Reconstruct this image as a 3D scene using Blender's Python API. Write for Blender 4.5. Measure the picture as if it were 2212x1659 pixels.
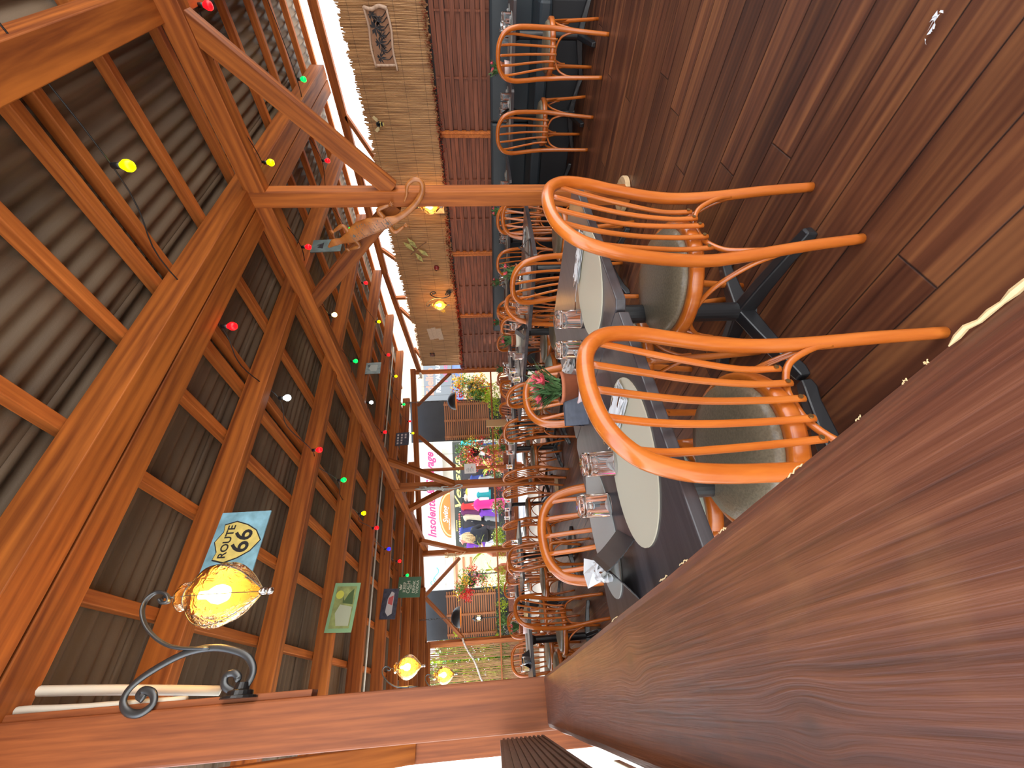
import bpy, math, random
from mathutils import Vector, Matrix, noise
random.seed(7)
R = math.radians
for o in list(bpy.data.objects): bpy.data.objects.remove(o, do_unlink=True)
SC = bpy.context.scene
COL = SC.collection

# ------------------------------------------------------------------ camera (landscape frame of a phone held sideways)
FPX, YAW, PITCH, ROLL, EYE = 860.1, 0.67499059, 0.06553984, 0.0378829, 1.10
ca, sa, cb, sb = math.cos(YAW), math.sin(YAW), math.cos(PITCH), math.sin(PITCH)
FWD = Vector((sa*cb, ca*cb, -sb)); r0 = Vector((ca, -sa, 0)); d0 = FWD.cross(r0)
RGT = r0*math.cos(ROLL) + d0*math.sin(ROLL)
DWN = -r0*math.sin(ROLL) + d0*math.cos(ROLL)
cam = bpy.data.cameras.new('camera'); camo = bpy.data.objects.new('camera', cam); COL.objects.link(camo)
cam.sensor_fit = 'HORIZONTAL'; cam.sensor_width = 36.0; cam.lens = FPX/2212*36.0
cam.clip_start = 0.01; cam.clip_end = 300
M = Matrix((DWN, RGT, -FWD)).transposed().to_4x4(); M.translation = Vector((0, 0, EYE))
camo.matrix_world = M
SC.camera = camo
HF = Vector((sa, ca, 0)); HR = Vector((ca, -sa, 0))     # horizontal forward / right of the view

# ------------------------------------------------------------------ light and exposure
SKY, SUN, EXPO = 1.7, 4.5, 1.32
w = bpy.data.worlds.new('sky'); SC.world = w; w.use_nodes = True
nt = w.node_tree; bg = nt.nodes['Background']
tc = nt.nodes.new('ShaderNodeTexCoord'); sx = nt.nodes.new('ShaderNodeSeparateXYZ'); rp = nt.nodes.new('ShaderNodeValToRGB')
nt.links.new(tc.outputs['Generated'], sx.inputs[0]); nt.links.new(sx.outputs[2], rp.inputs[0]); nt.links.new(rp.outputs[0], bg.inputs[0])
rp.color_ramp.elements[0].position = 0.0; rp.color_ramp.elements[0].color = (1.0, 0.95, 0.88, 1)
rp.color_ramp.elements[1].position = 0.8; rp.color_ramp.elements[1].color = (0.62, 0.78, 1.0, 1)
bg.inputs[1].default_value = SKY
sl = bpy.data.lights.new('sun', 'SUN'); sl.energy = SUN; sl.angle = R(0.6); sl.color = (1, 0.93, 0.82)
so = bpy.data.objects.new('sun', sl); COL.objects.link(so)
sd = Vector((-0.16, 0.98, 0)).normalized()*math.cos(R(50)) + Vector((0, 0, math.sin(R(50))))
so.rotation_euler = (sd).to_track_quat('Z', 'Y').to_euler()
so.location = (-4, 14, 12)
vs = SC.view_settings; vs.view_transform = 'Standard'; vs.look = 'None'; vs.exposure = EXPO; vs.gamma = 1.0; vs.use_curve_mapping = False

# ------------------------------------------------------------------ helpers
def ray(ix, iy):
    return (RGT*(829.5-iy) + DWN*(ix-1106.0) + FWD*FPX).normalized()
def hit(ix, iy, p0, n):                                  # where the sight line of a photo point meets a real plane
    d = ray(ix, iy); c = Vector((0, 0, EYE)); n = Vector(n)
    return c + d*(n.dot(Vector(p0)-c)/n.dot(d))
def onx(ix, iy, X): return hit(ix, iy, (X, 0, 0), (1, 0, 0))
def ony(ix, iy, Y): return hit(ix, iy, (0, Y, 0), (0, 1, 0))
def onz(ix, iy, Z): return hit(ix, iy, (0, 0, Z), (0, 0, 1))
def ond(ix, iy, D): return hit(ix, iy, HF*D, HF)         # vertical plane facing the terrace, D metres ahead
class MB:
    def __init__(s): s.v = []; s.f = []; s.mi = []
    def add(s, vs, fs, m=0):
        b = len(s.v); s.v += [tuple(v) for v in vs]; s.f += [tuple(b+i for i in f) for f in fs]; s.mi += [m]*len(fs)
    def box(s, c, sz, rot=None, m=0):
        c = Vector(c); h = Vector(sz)/2
        vs = [Vector((x*h.x, y*h.y, z*h.z)) for x in (-1, 1) for y in (-1, 1) for z in (-1, 1)]
        if rot is not None: vs = [rot @ v for v in vs]
        s.add([v+c for v in vs], [(0,1,3,2),(4,6,7,5),(0,4,5,1),(2,3,7,6),(0,2,6,4),(1,5,7,3)], m)
    def tube(s, pts, r, seg=8, closed=False, flat=1.0, m=0, cap=True):
        pts = [Vector(p) for p in pts]; n = len(pts); rr = r if isinstance(r, (list, tuple)) else [r]*n
        up = None; rings = []
        for i in range(n):
            a = pts[(i-1) % n] if (closed or i > 0) else pts[i]; b = pts[(i+1) % n] if (closed or i < n-1) else pts[i]
            t = (b-a).normalized()
            if up is None:
                up = Vector((0, 0, 1)) if abs(t.z) < 0.8 else Vector((0, 1, 0))
            up = (up - t*up.dot(t)).normalized(); sd_ = t.cross(up)
            rings.append([pts[i] + up*(math.cos(2*math.pi*k/seg)*rr[i]*flat) + sd_*(math.sin(2*math.pi*k/seg)*rr[i]) for k in range(seg)])
        vs = [v for ring in rings for v in ring]; fs = []
        for i in range(n if closed else n-1):
            j = (i+1) % n
            for k in range(seg):
                l = (k+1) % seg; fs.append((i*seg+k, i*seg+l, j*seg+l, j*seg+k))
        if not closed and cap: fs += [tuple(reversed(range(seg))), tuple((n-1)*seg+k for k in range(seg))]
        s.add(vs, fs, m)
    def lathe(s, prof, seg=20, c=(0, 0, 0), m=0, sx=1, sy=1, cap=True):
        c = Vector(c); vs = []; fs = []; n = len(prof)
        for r_, z in prof:
            for k in range(seg):
                a = 2*math.pi*k/seg; vs.append(c + Vector((r_*math.cos(a)*sx, r_*math.sin(a)*sy, z)))
        for i in range(n-1):
            for k in range(seg):
                l = (k+1) % seg; fs.append((i*seg+k, i*seg+l, (i+1)*seg+l, (i+1)*seg+k))
        if cap and prof[0][0] > 1e-5: fs.append(tuple(reversed(range(seg))))
        if cap and prof[-1][0] > 1e-5: fs.append(tuple((n-1)*seg+k for k in range(seg)))
        s.add(vs, fs, m)
    def prism(s, poly, z0, z1, m=0):                     # poly in xy
        n = len(poly); vs = [(x, y, z0) for x, y in poly]+[(x, y, z1) for x, y in poly]
        s.add(vs, [tuple(reversed(range(n))), tuple(range(n, 2*n))]+[(i, (i+1) % n, n+(i+1) % n, n+i) for i in range(n)], m)
    def quad(s, a, b, c, d, m=0): s.add([a, b, c, d], [(0, 1, 2, 3)], m)
    def build(s, name, mat, parent=None, smooth=False, loc=None, bevel=0, mw=None):
        me = bpy.data.meshes.new(name); me.from_pydata(s.v, [], s.f)
        for mm in (mat if isinstance(mat, (list, tuple)) else [mat]): me.materials.append(mm)
        if isinstance(mat, (list, tuple)): me.polygons.foreach_set('material_index', s.mi)
        if smooth: me.polygons.foreach_set('use_smooth', [True]*len(me.polygons))
        me.update()
        o = bpy.data.objects.new(name, me); COL.objects.link(o)
        if parent: o.parent = parent
        if loc is not None: o.location = loc
        if mw is not None: o.matrix_basis = (PM(parent).inverted() @ mw) if parent else mw
        if bevel:
            b = o.modifiers.new('bevel', 'BEVEL'); b.width = bevel; b.segments = 2; b.limit_method = 'ANGLE'
        return o
def PM(o):
    return (PM(o.parent) @ o.matrix_basis) if o.parent else o.matrix_basis.copy()
ID4 = Matrix.Identity(4)                                 # mw=ID4: vertices given in world coordinates
def tag(o, label=None, cat=None, group=None, kind=None):
    if label: o['label'] = label
    if cat: o['category'] = cat
    if group: o['group'] = group
    if kind: o['kind'] = kind
    return o
def empty(name, loc, rz=0, label=None, cat=None, group=None):
    o = bpy.data.objects.new(name, None); COL.objects.link(o); o.empty_display_size = 0.1
    o.location = loc; o.rotation_euler = (0, 0, rz); return tag(o, label, cat, group)
def tree(o, allo=None): return (o, [tree(c) for c in o.children])
def copy_tree(tr, parent=None):
    c = tr[0].copy(); COL.objects.link(c); c.parent = parent
    for ch in tr[1]: copy_tree(ch, c)
    return c
def smoothpts(P, n=6, closed=False):                     # Catmull-Rom
    P = [Vector(p) for p in P]; out = []; N = len(P)
    for i in range(N if closed else N-1):
        p1, p2 = P[i], P[(i+1) % N]
        p0 = P[(i-1) % N] if (closed or i > 0) else p1*2-p2
        p3 = P[(i+2) % N] if (closed or i < N-2) else p2*2-p1
        for k in range(n):
            t = k/n
            out.append(0.5*((2*p1)+(p2-p0)*t+(2*p0-5*p1+4*p2-p3)*t*t+(3*p1-p0-3*p2+p3)*t**3))
    if not closed: out.append(P[-1])
    return out
def frame(p0, p1, up=(0, 0, 1)):
    x = (Vector(p1)-Vector(p0)).normalized(); z = Vector(up); z = (z-x*z.dot(x)).normalized(); y = z.cross(x)
    m_ = Matrix((x, y, z)).transposed().to_4x4(); m_.translation = (Vector(p0)+Vector(p1))/2; return m_
def timber(name, p0, p1, wd, ht, mat, parent=None, up=(0, 0, 1), bevel=0.004):
    L = (Vector(p1)-Vector(p0)).length; b = MB(); b.box((0, 0, 0), (L, wd, ht))
    return b.build(name, mat, parent, mw=frame(p0, p1, up), bevel=bevel)
def text_mesh(name, body, size, mat, mw, parent=None, fitw=None, shear=0.0, extrude=0.002, bold=0.0, sx=1.0, align='CENTER'):
    cu = bpy.data.curves.new(name, 'FONT'); cu.body = body; cu.size = size; cu.extrude = extrude; cu.shear = shear; cu.offset = bold
    cu.align_x = align; cu.align_y = 'CENTER'; cu.resolution_u = 3
    t = bpy.data.objects.new(name+'_tmp', cu); COL.objects.link(t)
    dg = bpy.context.evaluated_depsgraph_get(); me = bpy.data.meshes.new_from_object(t.evaluated_get(dg))
    bpy.data.objects.remove(t, do_unlink=True); bpy.data.curves.remove(cu)
    me.materials.clear(); me.materials.append(mat)
    if fitw: xs = [v.co.x for v in me.vertices]; sx = fitw/(max(xs)-min(xs))
    o = bpy.data.objects.new(name, me); COL.objects.link(o); o.parent = parent
    mw = mw @ Matrix.Diagonal((sx, 1, 1, 1)); o.matrix_basis = (PM(parent).inverted() @ mw) if parent else mw; return o

# ------------------------------------------------------------------ materials
def new(name):
    m_ = bpy.data.materials.new(name); m_.use_nodes = True; return m_, m_.node_tree, m_.node_tree.nodes['Principled BSDF']
def plain(name, c, rough=0.5, metal=0.0, emit=0, trans=0, coat=0, var=0.0, spec=None, vscale=30, bump=0.0):
    m_, t, p = new(name); p.inputs['Base Color'].default_value = (*c, 1); p.inputs['Roughness'].default_value = rough
    p.inputs['Metallic'].default_value = metal; p.inputs['Coat Weight'].default_value = coat
    if trans: p.inputs['Transmission Weight'].default_value = trans; p.inputs['IOR'].default_value = 1.45
    if emit: p.inputs['Emission Color'].default_value = (*c, 1); p.inputs['Emission Strength'].default_value = emit
    if spec is not None: p.inputs['Specular IOR Level'].default_value = spec
    if var or bump:
        g = t.nodes.new('ShaderNodeTexCoord'); n_ = t.nodes.new('ShaderNodeTexNoise'); n_.inputs['Scale'].default_value = vscale; n_.inputs['Detail'].default_value = 6
        t.links.new(g.outputs['Object'], n_.inputs[0])
        if var:
            r_ = t.nodes.new('ShaderNodeValToRGB'); t.links.new(n_.outputs['Fac'], r_.inputs[0])
            r_.color_ramp.elements[0].position = 0.3; r_.color_ramp.elements[1].position = 0.7
            r_.color_ramp.elements[0].color = (*[x*(1-var) for x in c], 1); r_.color_ramp.elements[1].color = (*[min(1, x*(1+var)) for x in c], 1)
            t.links.new(r_.outputs[0], p.inputs['Base Color'])
        if bump:
            b_ = t.nodes.new('ShaderNodeBump'); b_.inputs['Strength'].default_value = bump; b_.inputs['Distance'].default_value = 0.002
            t.links.new(n_.outputs['Fac'], b_.inputs['Height']); t.links.new(b_.outputs[0], p.inputs['Normal'])
    return m_
def wood(name, c1, c2, axis=0, scale=14.0, stretch=0.06, rough=0.5, bump=0.25, fine=True, coat=0.0, rand=0.18, knots=True, spec=0.5):
    m_, t, p = new(name); N = t.nodes.new; L = t.links.new
    g = N('ShaderNodeTexCoord'); mp = N('ShaderNodeMapping'); sc = [scale]*3; sc[axis] = scale*stretch; mp.inputs['Scale'].default_value = sc
    oi = N('ShaderNodeObjectInfo'); va = N('ShaderNodeVectorMath'); va.operation = 'ADD'; vm = N('ShaderNodeVectorMath'); vm.operation = 'SCALE'; vm.inputs[3].default_value = 37.0
    cx = N('ShaderNodeCombineXYZ'); L(oi.outputs['Random'], cx.inputs[0]); L(oi.outputs['Random'], cx.inputs[1]); L(oi.outputs['Random'], cx.inputs[2]); L(cx.outputs[0], vm.inputs[0])
    L(g.outputs['Object'], mp.inputs[0]); L(mp.outputs[0], va.inputs[0]); L(vm.outputs[0], va.inputs[1])
    n1 = N('ShaderNodeTexNoise'); n1.inputs['Scale'].default_value = 1.0; n1.inputs['Detail'].default_value = 7; n1.inputs['Distortion'].default_value = 0.6; L(va.outputs[0], n1.inputs[0])
    wv = N('ShaderNodeTexWave'); wv.wave_type = 'RINGS' if knots else 'BANDS'; wv.rings_direction = 'XYZ'[axis]; wv.inputs['Scale'].default_value = 0.55; wv.inputs['Distortion'].default_value = 5.5; wv.inputs['Detail'].default_value = 4; wv.inputs['Detail Scale'].default_value = 1.2
    L(va.outputs[0], wv.inputs[0])
    n2 = N('ShaderNodeTexNoise'); n2.inputs['Scale'].default_value = 4.5; n2.inputs['Detail'].default_value = 5; L(va.outputs[0], n2.inputs[0])
    mx = N('ShaderNodeMath'); mx.operation = 'MULTIPLY_ADD'; mx.inputs[1].default_value = 0.10 if knots else 0.0; L(wv.outputs['Fac'], mx.inputs[0])
    ml = N('ShaderNodeMath'); ml.operation = 'MULTIPLY_ADD'; ml.inputs[1].default_value = 0.72; L(n1.outputs['Fac'], ml.inputs[0])
    m2 = N('ShaderNodeMath'); m2.operation = 'MULTIPLY'; m2.inputs[1].default_value = 0.26; L(n2.outputs['Fac'], m2.inputs[0]); L(m2.outputs[0], ml.inputs[2]); L(ml.outputs[0], mx.inputs[2])
    rm = N('ShaderNodeValToRGB'); rm.color_ramp.elements[0].position = 0.34; rm.color_ramp.elements[1].position = 0.70
    rm.color_ramp.elements[0].color = (*c1, 1); rm.color_ramp.elements[1].color = (*c2, 1); L(mx.outputs[0], rm.inputs[0])
    hs = N('ShaderNodeHueSaturation'); mr = N('ShaderNodeMapRange'); L(oi.outputs['Random'], mr.inputs[0]); mr.inputs[3].default_value = 1-rand; mr.inputs[4].default_value = 1+rand
    L(mr.outputs[0], hs.inputs['Value']); L(rm.outputs[0], hs.inputs['Color']); L(hs.outputs[0], p.inputs['Base Color'])
    b_ = N('ShaderNodeBump'); b_.inputs['Strength'].default_value = bump; b_.inputs['Distance'].default_value = 0.003
    L(mx.outputs[0], b_.inputs['Height']); L(b_.outputs[0], p.inputs['Normal'])
    p.inputs['Roughness'].default_value = rough; p.inputs['Coat Weight'].default_value = coat; p.inputs['Coat Roughness'].default_value = 0.15; p.inputs['Specular IOR Level'].default_value = spec
    return m_
W = {}
W['beam'] = wood('stained_beam', (0.14, 0.031, 0.007), (0.44, 0.130, 0.022), scale=16, rough=0.55, spec=0.3)
W['near_post'] = wood('stained_post', (0.15, 0.040, 0.014), (0.30, 0.088, 0.026), scale=45, stretch=0.05, rough=0.5, spec=0.35)
W['batten'] = wood('stained_batten', (0.33, 0.08, 0.016), (0.62, 0.19, 0.04), scale=26, rough=0.55, spec=0.3)
W['chair'] = wood('orange_bentwood', (0.44, 0.098, 0.010), (0.56, 0.152, 0.018), axis=2, scale=30, stretch=0.12, rough=0.28, bump=0.02, coat=0.55, rand=0.08, knots=False)
W['slat'] = wood('redbrown_slat', (0.10, 0.024, 0.009), (0.27, 0.075, 0.030), axis=1, scale=22, rough=0.55)
W['shutter'] = wood('shutter_slat', (0.30, 0.11, 0.04), (0.52, 0.22, 0.09), axis=0, scale=20, rough=0.55)
W['pine'] = wood('pale_pine', (0.55, 0.33, 0.15), (0.78, 0.55, 0.30), scale=18, rough=0.5)
W['greywood'] = wood('weathered_wood', (0.30, 0.19, 0.13), (0.55, 0.40, 0.30), scale=18, rough=0.7)
W['carve'] = wood('carved_wood', (0.26, 0.075, 0.015), (0.46, 0.17, 0.04), scale=10, stretch=0.3, rough=0.35, coat=0.3)
W['deck'] = wood('grooved_deck', (0.075, 0.038, 0.024), (0.15, 0.08, 0.052), scale=20, rough=0.5)
W['table'] = wood('dark_tabletop', (0.035, 0.030, 0.032), (0.085, 0.075, 0.078), scale=30, stretch=0.05, rough=0.28, bump=0.12, rand=0.05, knots=False)
W['black'] = plain('black_metal', (0.012, 0.012, 0.013), 0.35, 0.0, coat=0.2)
W['iron'] = plain('grey_iron', (0.10, 0.105, 0.11), 0.35, 0.8)
W['taupe'] = plain('taupe_vinyl', (0.175, 0.135, 0.085), 0.30, var=0.2, vscale=160, bump=0.5)
W['sage'] = plain('sage_vinyl', (0.36, 0.40, 0.33), 0.45, var=0.06, vscale=40)
W['bench'] = plain('charcoal_vinyl', (0.030, 0.040, 0.048), 0.40, bump=0.15, vscale=200)
W['dark'] = plain('dark_board', (0.02, 0.02, 0.022), 0.7)
W['cream'] = plain('cream_mat', (0.58, 0.53, 0.39), 0.45)
W['greymat'] = plain('grey_mat', (0.36, 0.37, 0.34), 0.4)
W['terra'] = plain('terracotta', (0.42, 0.12, 0.05), 0.7, var=0.15)
W['pinkpot'] = plain('pale_pink_ceramic', (0.70, 0.50, 0.46), 0.35)
W['cremepot'] = plain('cream_ceramic', (0.66, 0.60, 0.48), 0.35)
W['soil'] = plain('soil', (0.03, 0.018, 0.012), 0.9)
W['leaf'] = plain('blue_green_leaf', (0.10, 0.20, 0.07), 0.5, var=0.4, vscale=60)
W['lime'] = plain('lime_leaf', (0.45, 0.60, 0.03), 0.5, var=0.3, vscale=40)
W['green'] = plain('leaf_green', (0.13, 0.28, 0.04), 0.5, var=0.5, vscale=8)
W['pink'] = plain('pink_petal', (0.85, 0.15, 0.20), 0.5, var=0.1)
W['red'] = plain('red_petal', (0.75, 0.03, 0.03), 0.5, var=0.3)
W['yellow'] = plain('yellow_petal', (0.85, 0.55, 0.04), 0.5, var=0.2)
W['white'] = plain('white_paper', (0.75, 0.75, 0.73), 0.6)
W['steel'] = plain('steel', (0.6, 0.6, 0.6), 0.2, 1.0)
W['conduit'] = plain('white_conduit', (0.62, 0.60, 0.52), 0.5)
W['card'] = plain('black_card', (0.028, 0.029, 0.033), 0.38)
W['slatecard'] = plain('slate_card', (0.05, 0.055, 0.075), 0.45, var=0.25, vscale=40)
def glassmat(name, c, rough=0.0, a=0.12):
    m_, t, p = new(name); N = t.nodes.new; L = t.links.new
    p.inputs['Base Color'].default_value = (*c, 1); p.inputs['Roughness'].default_value = rough; p.inputs['Transmission Weight'].default_value = 1; p.inputs['IOR'].default_value = 1.33
    return m_
W['glass'] = glassmat('clear_glass', (1, 1, 1))
def roof_mat():
    m_, t, p = new('brown_corrugated_sheet'); N = t.nodes.new; L = t.links.new
    g = N('ShaderNodeTexCoord'); n_ = N('ShaderNodeTexNoise'); n_.inputs['Scale'].default_value = 2.2; n_.inputs['Detail'].default_value = 8
    mp = N('ShaderNodeMapping'); mp.inputs['Scale'].default_value = (0.5, 2.0, 1); L(g.outputs['Object'], mp.inputs[0]); L(mp.outputs[0], n_.inputs[0])
    r_ = N('ShaderNodeValToRGB'); L(n_.outputs['Fac'], r_.inputs[0]); r_.color_ramp.elements[0].position = 0.3; r_.color_ramp.elements[1].position = 0.75
    r_.color_ramp.elements[0].color = (0.10, 0.066, 0.040, 1); r_.color_ramp.elements[1].color = (0.21, 0.145, 0.090, 1); L(r_.outputs[0], p.inputs['Base Color'])
    p.inputs['Roughness'].default_value = 0.6
    n2 = N('ShaderNodeTexNoise'); n2.inputs['Scale'].default_value = 250; L(g.outputs['Object'], n2.inputs[0]); b_ = N('ShaderNodeBump'); b_.inputs['Strength'].default_value = 0.25; b_.inputs['Distance'].default_value = 0.002
    L(n2.outputs['Fac'], b_.inputs['Height']); L(b_.outputs[0], p.inputs['Normal']); return m_
W['roof'] = roof_mat()
def floor_mat():
    m_, t, p = new('stained_floorboards'); N = t.nodes.new; L = t.links.new
    def mth(op, a, b=None, c=None):
        n_ = N('ShaderNodeMath'); n_.operation = op
        for i, v in enumerate((a, b, c)):
            if v is None: continue
            if isinstance(v, (int, float)): n_.inputs[i].default_value = v
            else: L(v, n_.inputs[i])
        return n_.outputs[0]
    g = N('ShaderNodeTexCoord'); s_ = N('ShaderNodeSeparateXYZ'); L(g.outputs['Object'], s_.inputs[0])
    u = mth('DIVIDE', s_.outputs[0], 0.142); fu = mth('FRACT', u); iu = mth('FLOOR', u)
    wn = N('ShaderNodeTexWhiteNoise'); wn.noise_dimensions = '1D'; L(iu, wn.inputs['W'])
    v = mth('ADD', mth('DIVIDE', s_.outputs[1], 3.4), mth('MULTIPLY', wn.outputs['Value'], 7.0)); fv = mth('FRACT', v); iv = mth('FLOOR', v)
    wn2 = N('ShaderNodeTexWhiteNoise'); wn2.noise_dimensions = '2D'; cv = N('ShaderNodeCombineXYZ'); L(iu, cv.inputs[0]); L(iv, cv.inputs[1]); L(cv.outputs[0], wn2.inputs['Vector'])
    eu = mth('MINIMUM', fu, mth('SUBTRACT', 1.0, fu)); ev = mth('MULTIPLY', mth('MINIMUM', fv, mth('SUBTRACT', 1.0, fv)), 22.0)
    ed = mth('MINIMUM', eu, ev); gap = mth('SMOOTH_MIN', mth('MULTIPLY', ed, 40.0), 1.0, 0.3)
    off = N('ShaderNodeVectorMath'); off.operation = 'MULTIPLY_ADD'; off.inputs[1].default_value = (13, 0.85, 13)
    rc = N('ShaderNodeCombineXYZ'); k = mth('MULTIPLY', wn2.outputs['Value'], 50.0); L(k, rc.inputs[0]); L(k, rc.inputs[1]); L(g.outputs['Object'], off.inputs[0]); L(rc.outputs[0], off.inputs[2])
    n1 = N('ShaderNodeTexNoise'); n1.inputs['Scale'].default_value = 1.0; n1.inputs['Detail'].default_value = 9; n1.inputs['Distortion'].default_value = 0.9; L(off.outputs[0], n1.inputs[0])
    wv = N('ShaderNodeTexWave'); wv.wave_type = 'BANDS'; wv.bands_direction = 'X'; wv.inputs['Scale'].default_value = 0.9; wv.inputs['Distortion'].default_value = 7; wv.inputs['Detail'].default_value = 4; wv.inputs['Detail Scale'].default_value = 0.6; L(off.outputs[0], wv.inputs[0])
    f = mth('ADD', mth('MULTIPLY', n1.outputs['Fac'], 0.95), mth('MULTIPLY', wv.outputs['Fac'], 0.08))
    rm = N('ShaderNodeValToRGB'); L(f, rm.inputs[0]); e = rm.color_ramp.elements
    e[0].position = 0.3; e[0].color = (0.038, 0.011, 0.006, 1); e[1].position = 0.72; e[1].color = (0.225, 0.082, 0.028, 1); x = e.new(0.5); x.color = (0.105, 0.033, 0.014, 1)
    hs = N('ShaderNodeHueSaturation'); L(rm.outputs[0], hs.inputs['Color']); L(mth('ADD', 0.72, mth('MULTIPLY', wn2.outputs['Value'], 0.55)), hs.inputs['Value'])
    wr = N('ShaderNodeTexNoise'); wr.inputs['Scale'].default_value = 0.8; wr.inputs['Detail'].default_value = 5; L(g.outputs['Object'], wr.inputs[0])
    mx = N('ShaderNodeMix'); mx.data_type = 'RGBA'; mx.blend_type = 'MULTIPLY'; mx.inputs[0].default_value = 1.0; L(hs.outputs[0], mx.inputs[6])
    gc = N('ShaderNodeCombineXYZ'); gg = mth('MAXIMUM', gap, 0.12); L(gg, gc.inputs[0]); L(gg, gc.inputs[1]); L(gg, gc.inputs[2]); L(gc.outputs[0], mx.inputs[7]); L(mx.outputs[2], p.inputs['Base Color'])
    L(mth('ADD', 0.22, mth('MULTIPLY', wr.outputs['Fac'], 0.35)), p.inputs['Roughness'])
    b_ = N('ShaderNodeBump'); b_.inputs['Strength'].default_value = 0.5; b_.inputs['Distance'].default_value = 0.004
    L(mth('ADD', mth('MULTIPLY', gap, 1.0), mth('MULTIPLY', f, 0.35)), b_.inputs['Height']); L(b_.outputs[0], p.inputs['Normal']); return m_
W['floor'] = floor_mat()
def rail_mat():
    m_, t, p = new('worn_rail_wood'); N = t.nodes.new; L = t.links.new
    def mth(op, a, b=None, c=None):
        n_ = N('ShaderNodeMath'); n_.operation = op
        for i, v in enumerate((a, b, c)):
            if v is None: continue
            if isinstance(v, (int, float)): n_.inputs[i].default_value = v
            else: L(v, n_.inputs[i])
        return n_.outputs[0]
    g = N('ShaderNodeTexCoord'); s_ = N('ShaderNodeSeparateXYZ'); L(g.outputs['Object'], s_.inputs[0]); X, Y, Z = s_.outputs
    ysum = Y; dark = None
    for (kx, ky, sg) in ((0.158, 0.022, 0.013), (0.42, -0.02, 0.02), (0.95, 0.015, 0.03)):     # knots: the grain flows round them
        dx = mth('SUBTRACT', X, kx); dy = mth('SUBTRACT', Y, ky); d2 = mth('ADD', mth('MULTIPLY', mth('MULTIPLY', dx, dx), 0.30), mth('MULTIPLY', dy, dy))
        w_ = mth('EXPONENT', mth('MULTIPLY', d2, -1.0/(sg*sg))); ysum = mth('SUBTRACT', ysum, mth('MULTIPLY', mth('MULTIPLY', dy, w_), 0.72))
        k = mth('EXPONENT', mth('MULTIPLY', d2, -1.0/(sg*sg*0.12))); dark = k if dark is None else mth('ADD', dark, k)
    def coord(ax, ay):
        c = N('ShaderNodeCombineXYZ'); L(mth('MULTIPLY', X, ax), c.inputs[0]); L(mth('MULTIPLY', ysum, ay), c.inputs[1]); L(mth('MULTIPLY', Z, ay), c.inputs[2]); return c.outputs[0]
    def nz(co, det, dist=0.3):
        n_ = N('ShaderNodeTexNoise'); n_.inputs['Scale'].default_value = 1; n_.inputs['Detail'].default_value = det; n_.inputs['Distortion'].default_value = dist; L(co, n_.inputs[0]); return n_.outputs['Fac']
    coarse = nz(coord(3.2, 70), 5, 0.5); fine = nz(coord(10, 430), 6, 0.35); pat = nz(g.outputs['Object'], 3)
    f = mth('ADD', mth('MULTIPLY', coarse, 0.45), mth('MULTIPLY', fine, 0.55))
    rm = N('ShaderNodeValToRGB'); L(f, rm.inputs[0]); e = rm.color_ramp.elements
    e[0].position = 0.34; e[0].color = (0.055, 0.016, 0.009, 1); e[1].position = 0.68; e[1].color = (0.235, 0.078, 0.035, 1); x = e.new(0.5); x.color = (0.135, 0.038, 0.017, 1)
    wr = N('ShaderNodeTexNoise'); wr.inputs['Scale'].default_value = 22; wr.inputs['Detail'].default_value = 6; L(g.outputs['Object'], wr.inputs[0])
    r2 = N('ShaderNodeValToRGB'); r2.color_ramp.elements[0].position = 0.56; r2.color_ramp.elements[1].position = 0.9; r2.color_ramp.elements[1].color = (0.35, 0.35, 0.35, 1); L(wr.outputs['Fac'], r2.inputs[0])
    mx = N('ShaderNodeMix'); mx.data_type = 'RGBA'; L(r2.outputs[0], mx.inputs[0]); L(rm.outputs[0], mx.inputs[6]); mx.inputs[7].default_value = (0.36, 0.15, 0.045, 1)
    m3 = N('ShaderNodeMix'); m3.data_type = 'RGBA'; L(mth('MULTIPLY', dark, 0.75), m3.inputs[0]); L(mx.outputs[2], m3.inputs[6]); m3.inputs[7].default_value = (0.05, 0.018, 0.01, 1); L(m3.outputs[2], p.inputs['Base Color'])
    L(mth('ADD', 0.34, mth('MULTIPLY', wr.outputs['Fac'], 0.16)), p.inputs['Roughness']); p.inputs['Specular IOR Level'].default_value = 0.6; p.inputs['Coat Weight'].default_value = 0.35; p.inputs['Coat Roughness'].default_value = 0.38
    b_ = N('ShaderNodeBump'); b_.inputs['Strength'].default_value = 1.0; b_.inputs['Distance'].default_value = 0.0007; L(f, b_.inputs['Height']); L(b_.outputs[0], p.inputs['Normal']); return m_
W['rail'] = rail_mat()
def reed_mat(name, c1, c2):
    m_, t, p = new(name); N = t.nodes.new; L = t.links.new
    g = N('ShaderNodeTexCoord'); mp = N('ShaderNodeMapping'); mp.inputs['Scale'].default_value = (80, 80, 2.2); L(g.outputs['Object'], mp.inputs[0])
    n1 = N('ShaderNodeTexNoise'); n1.inputs['Scale'].default_value = 1; n1.inputs['Detail'].default_value = 3; L(mp.outputs[0], n1.inputs[0])
    rm = N('ShaderNodeValToRGB'); L(n1.outputs['Fac'], rm.inputs[0]); rm.color_ramp.elements[0].position = 0.35; rm.color_ramp.elements[1].position = 0.65
    rm.color_ramp.elements[0].color = (*c1, 1); rm.color_ramp.elements[1].color = (*c2, 1); L(rm.outputs[0], p.inputs['Base Color']); p.inputs['Roughness'].default_value = 0.5; return m_
W['reed'] = reed_mat('reed_cane', (0.27, 0.13, 0.05), (0.58, 0.33, 0.14))

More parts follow.
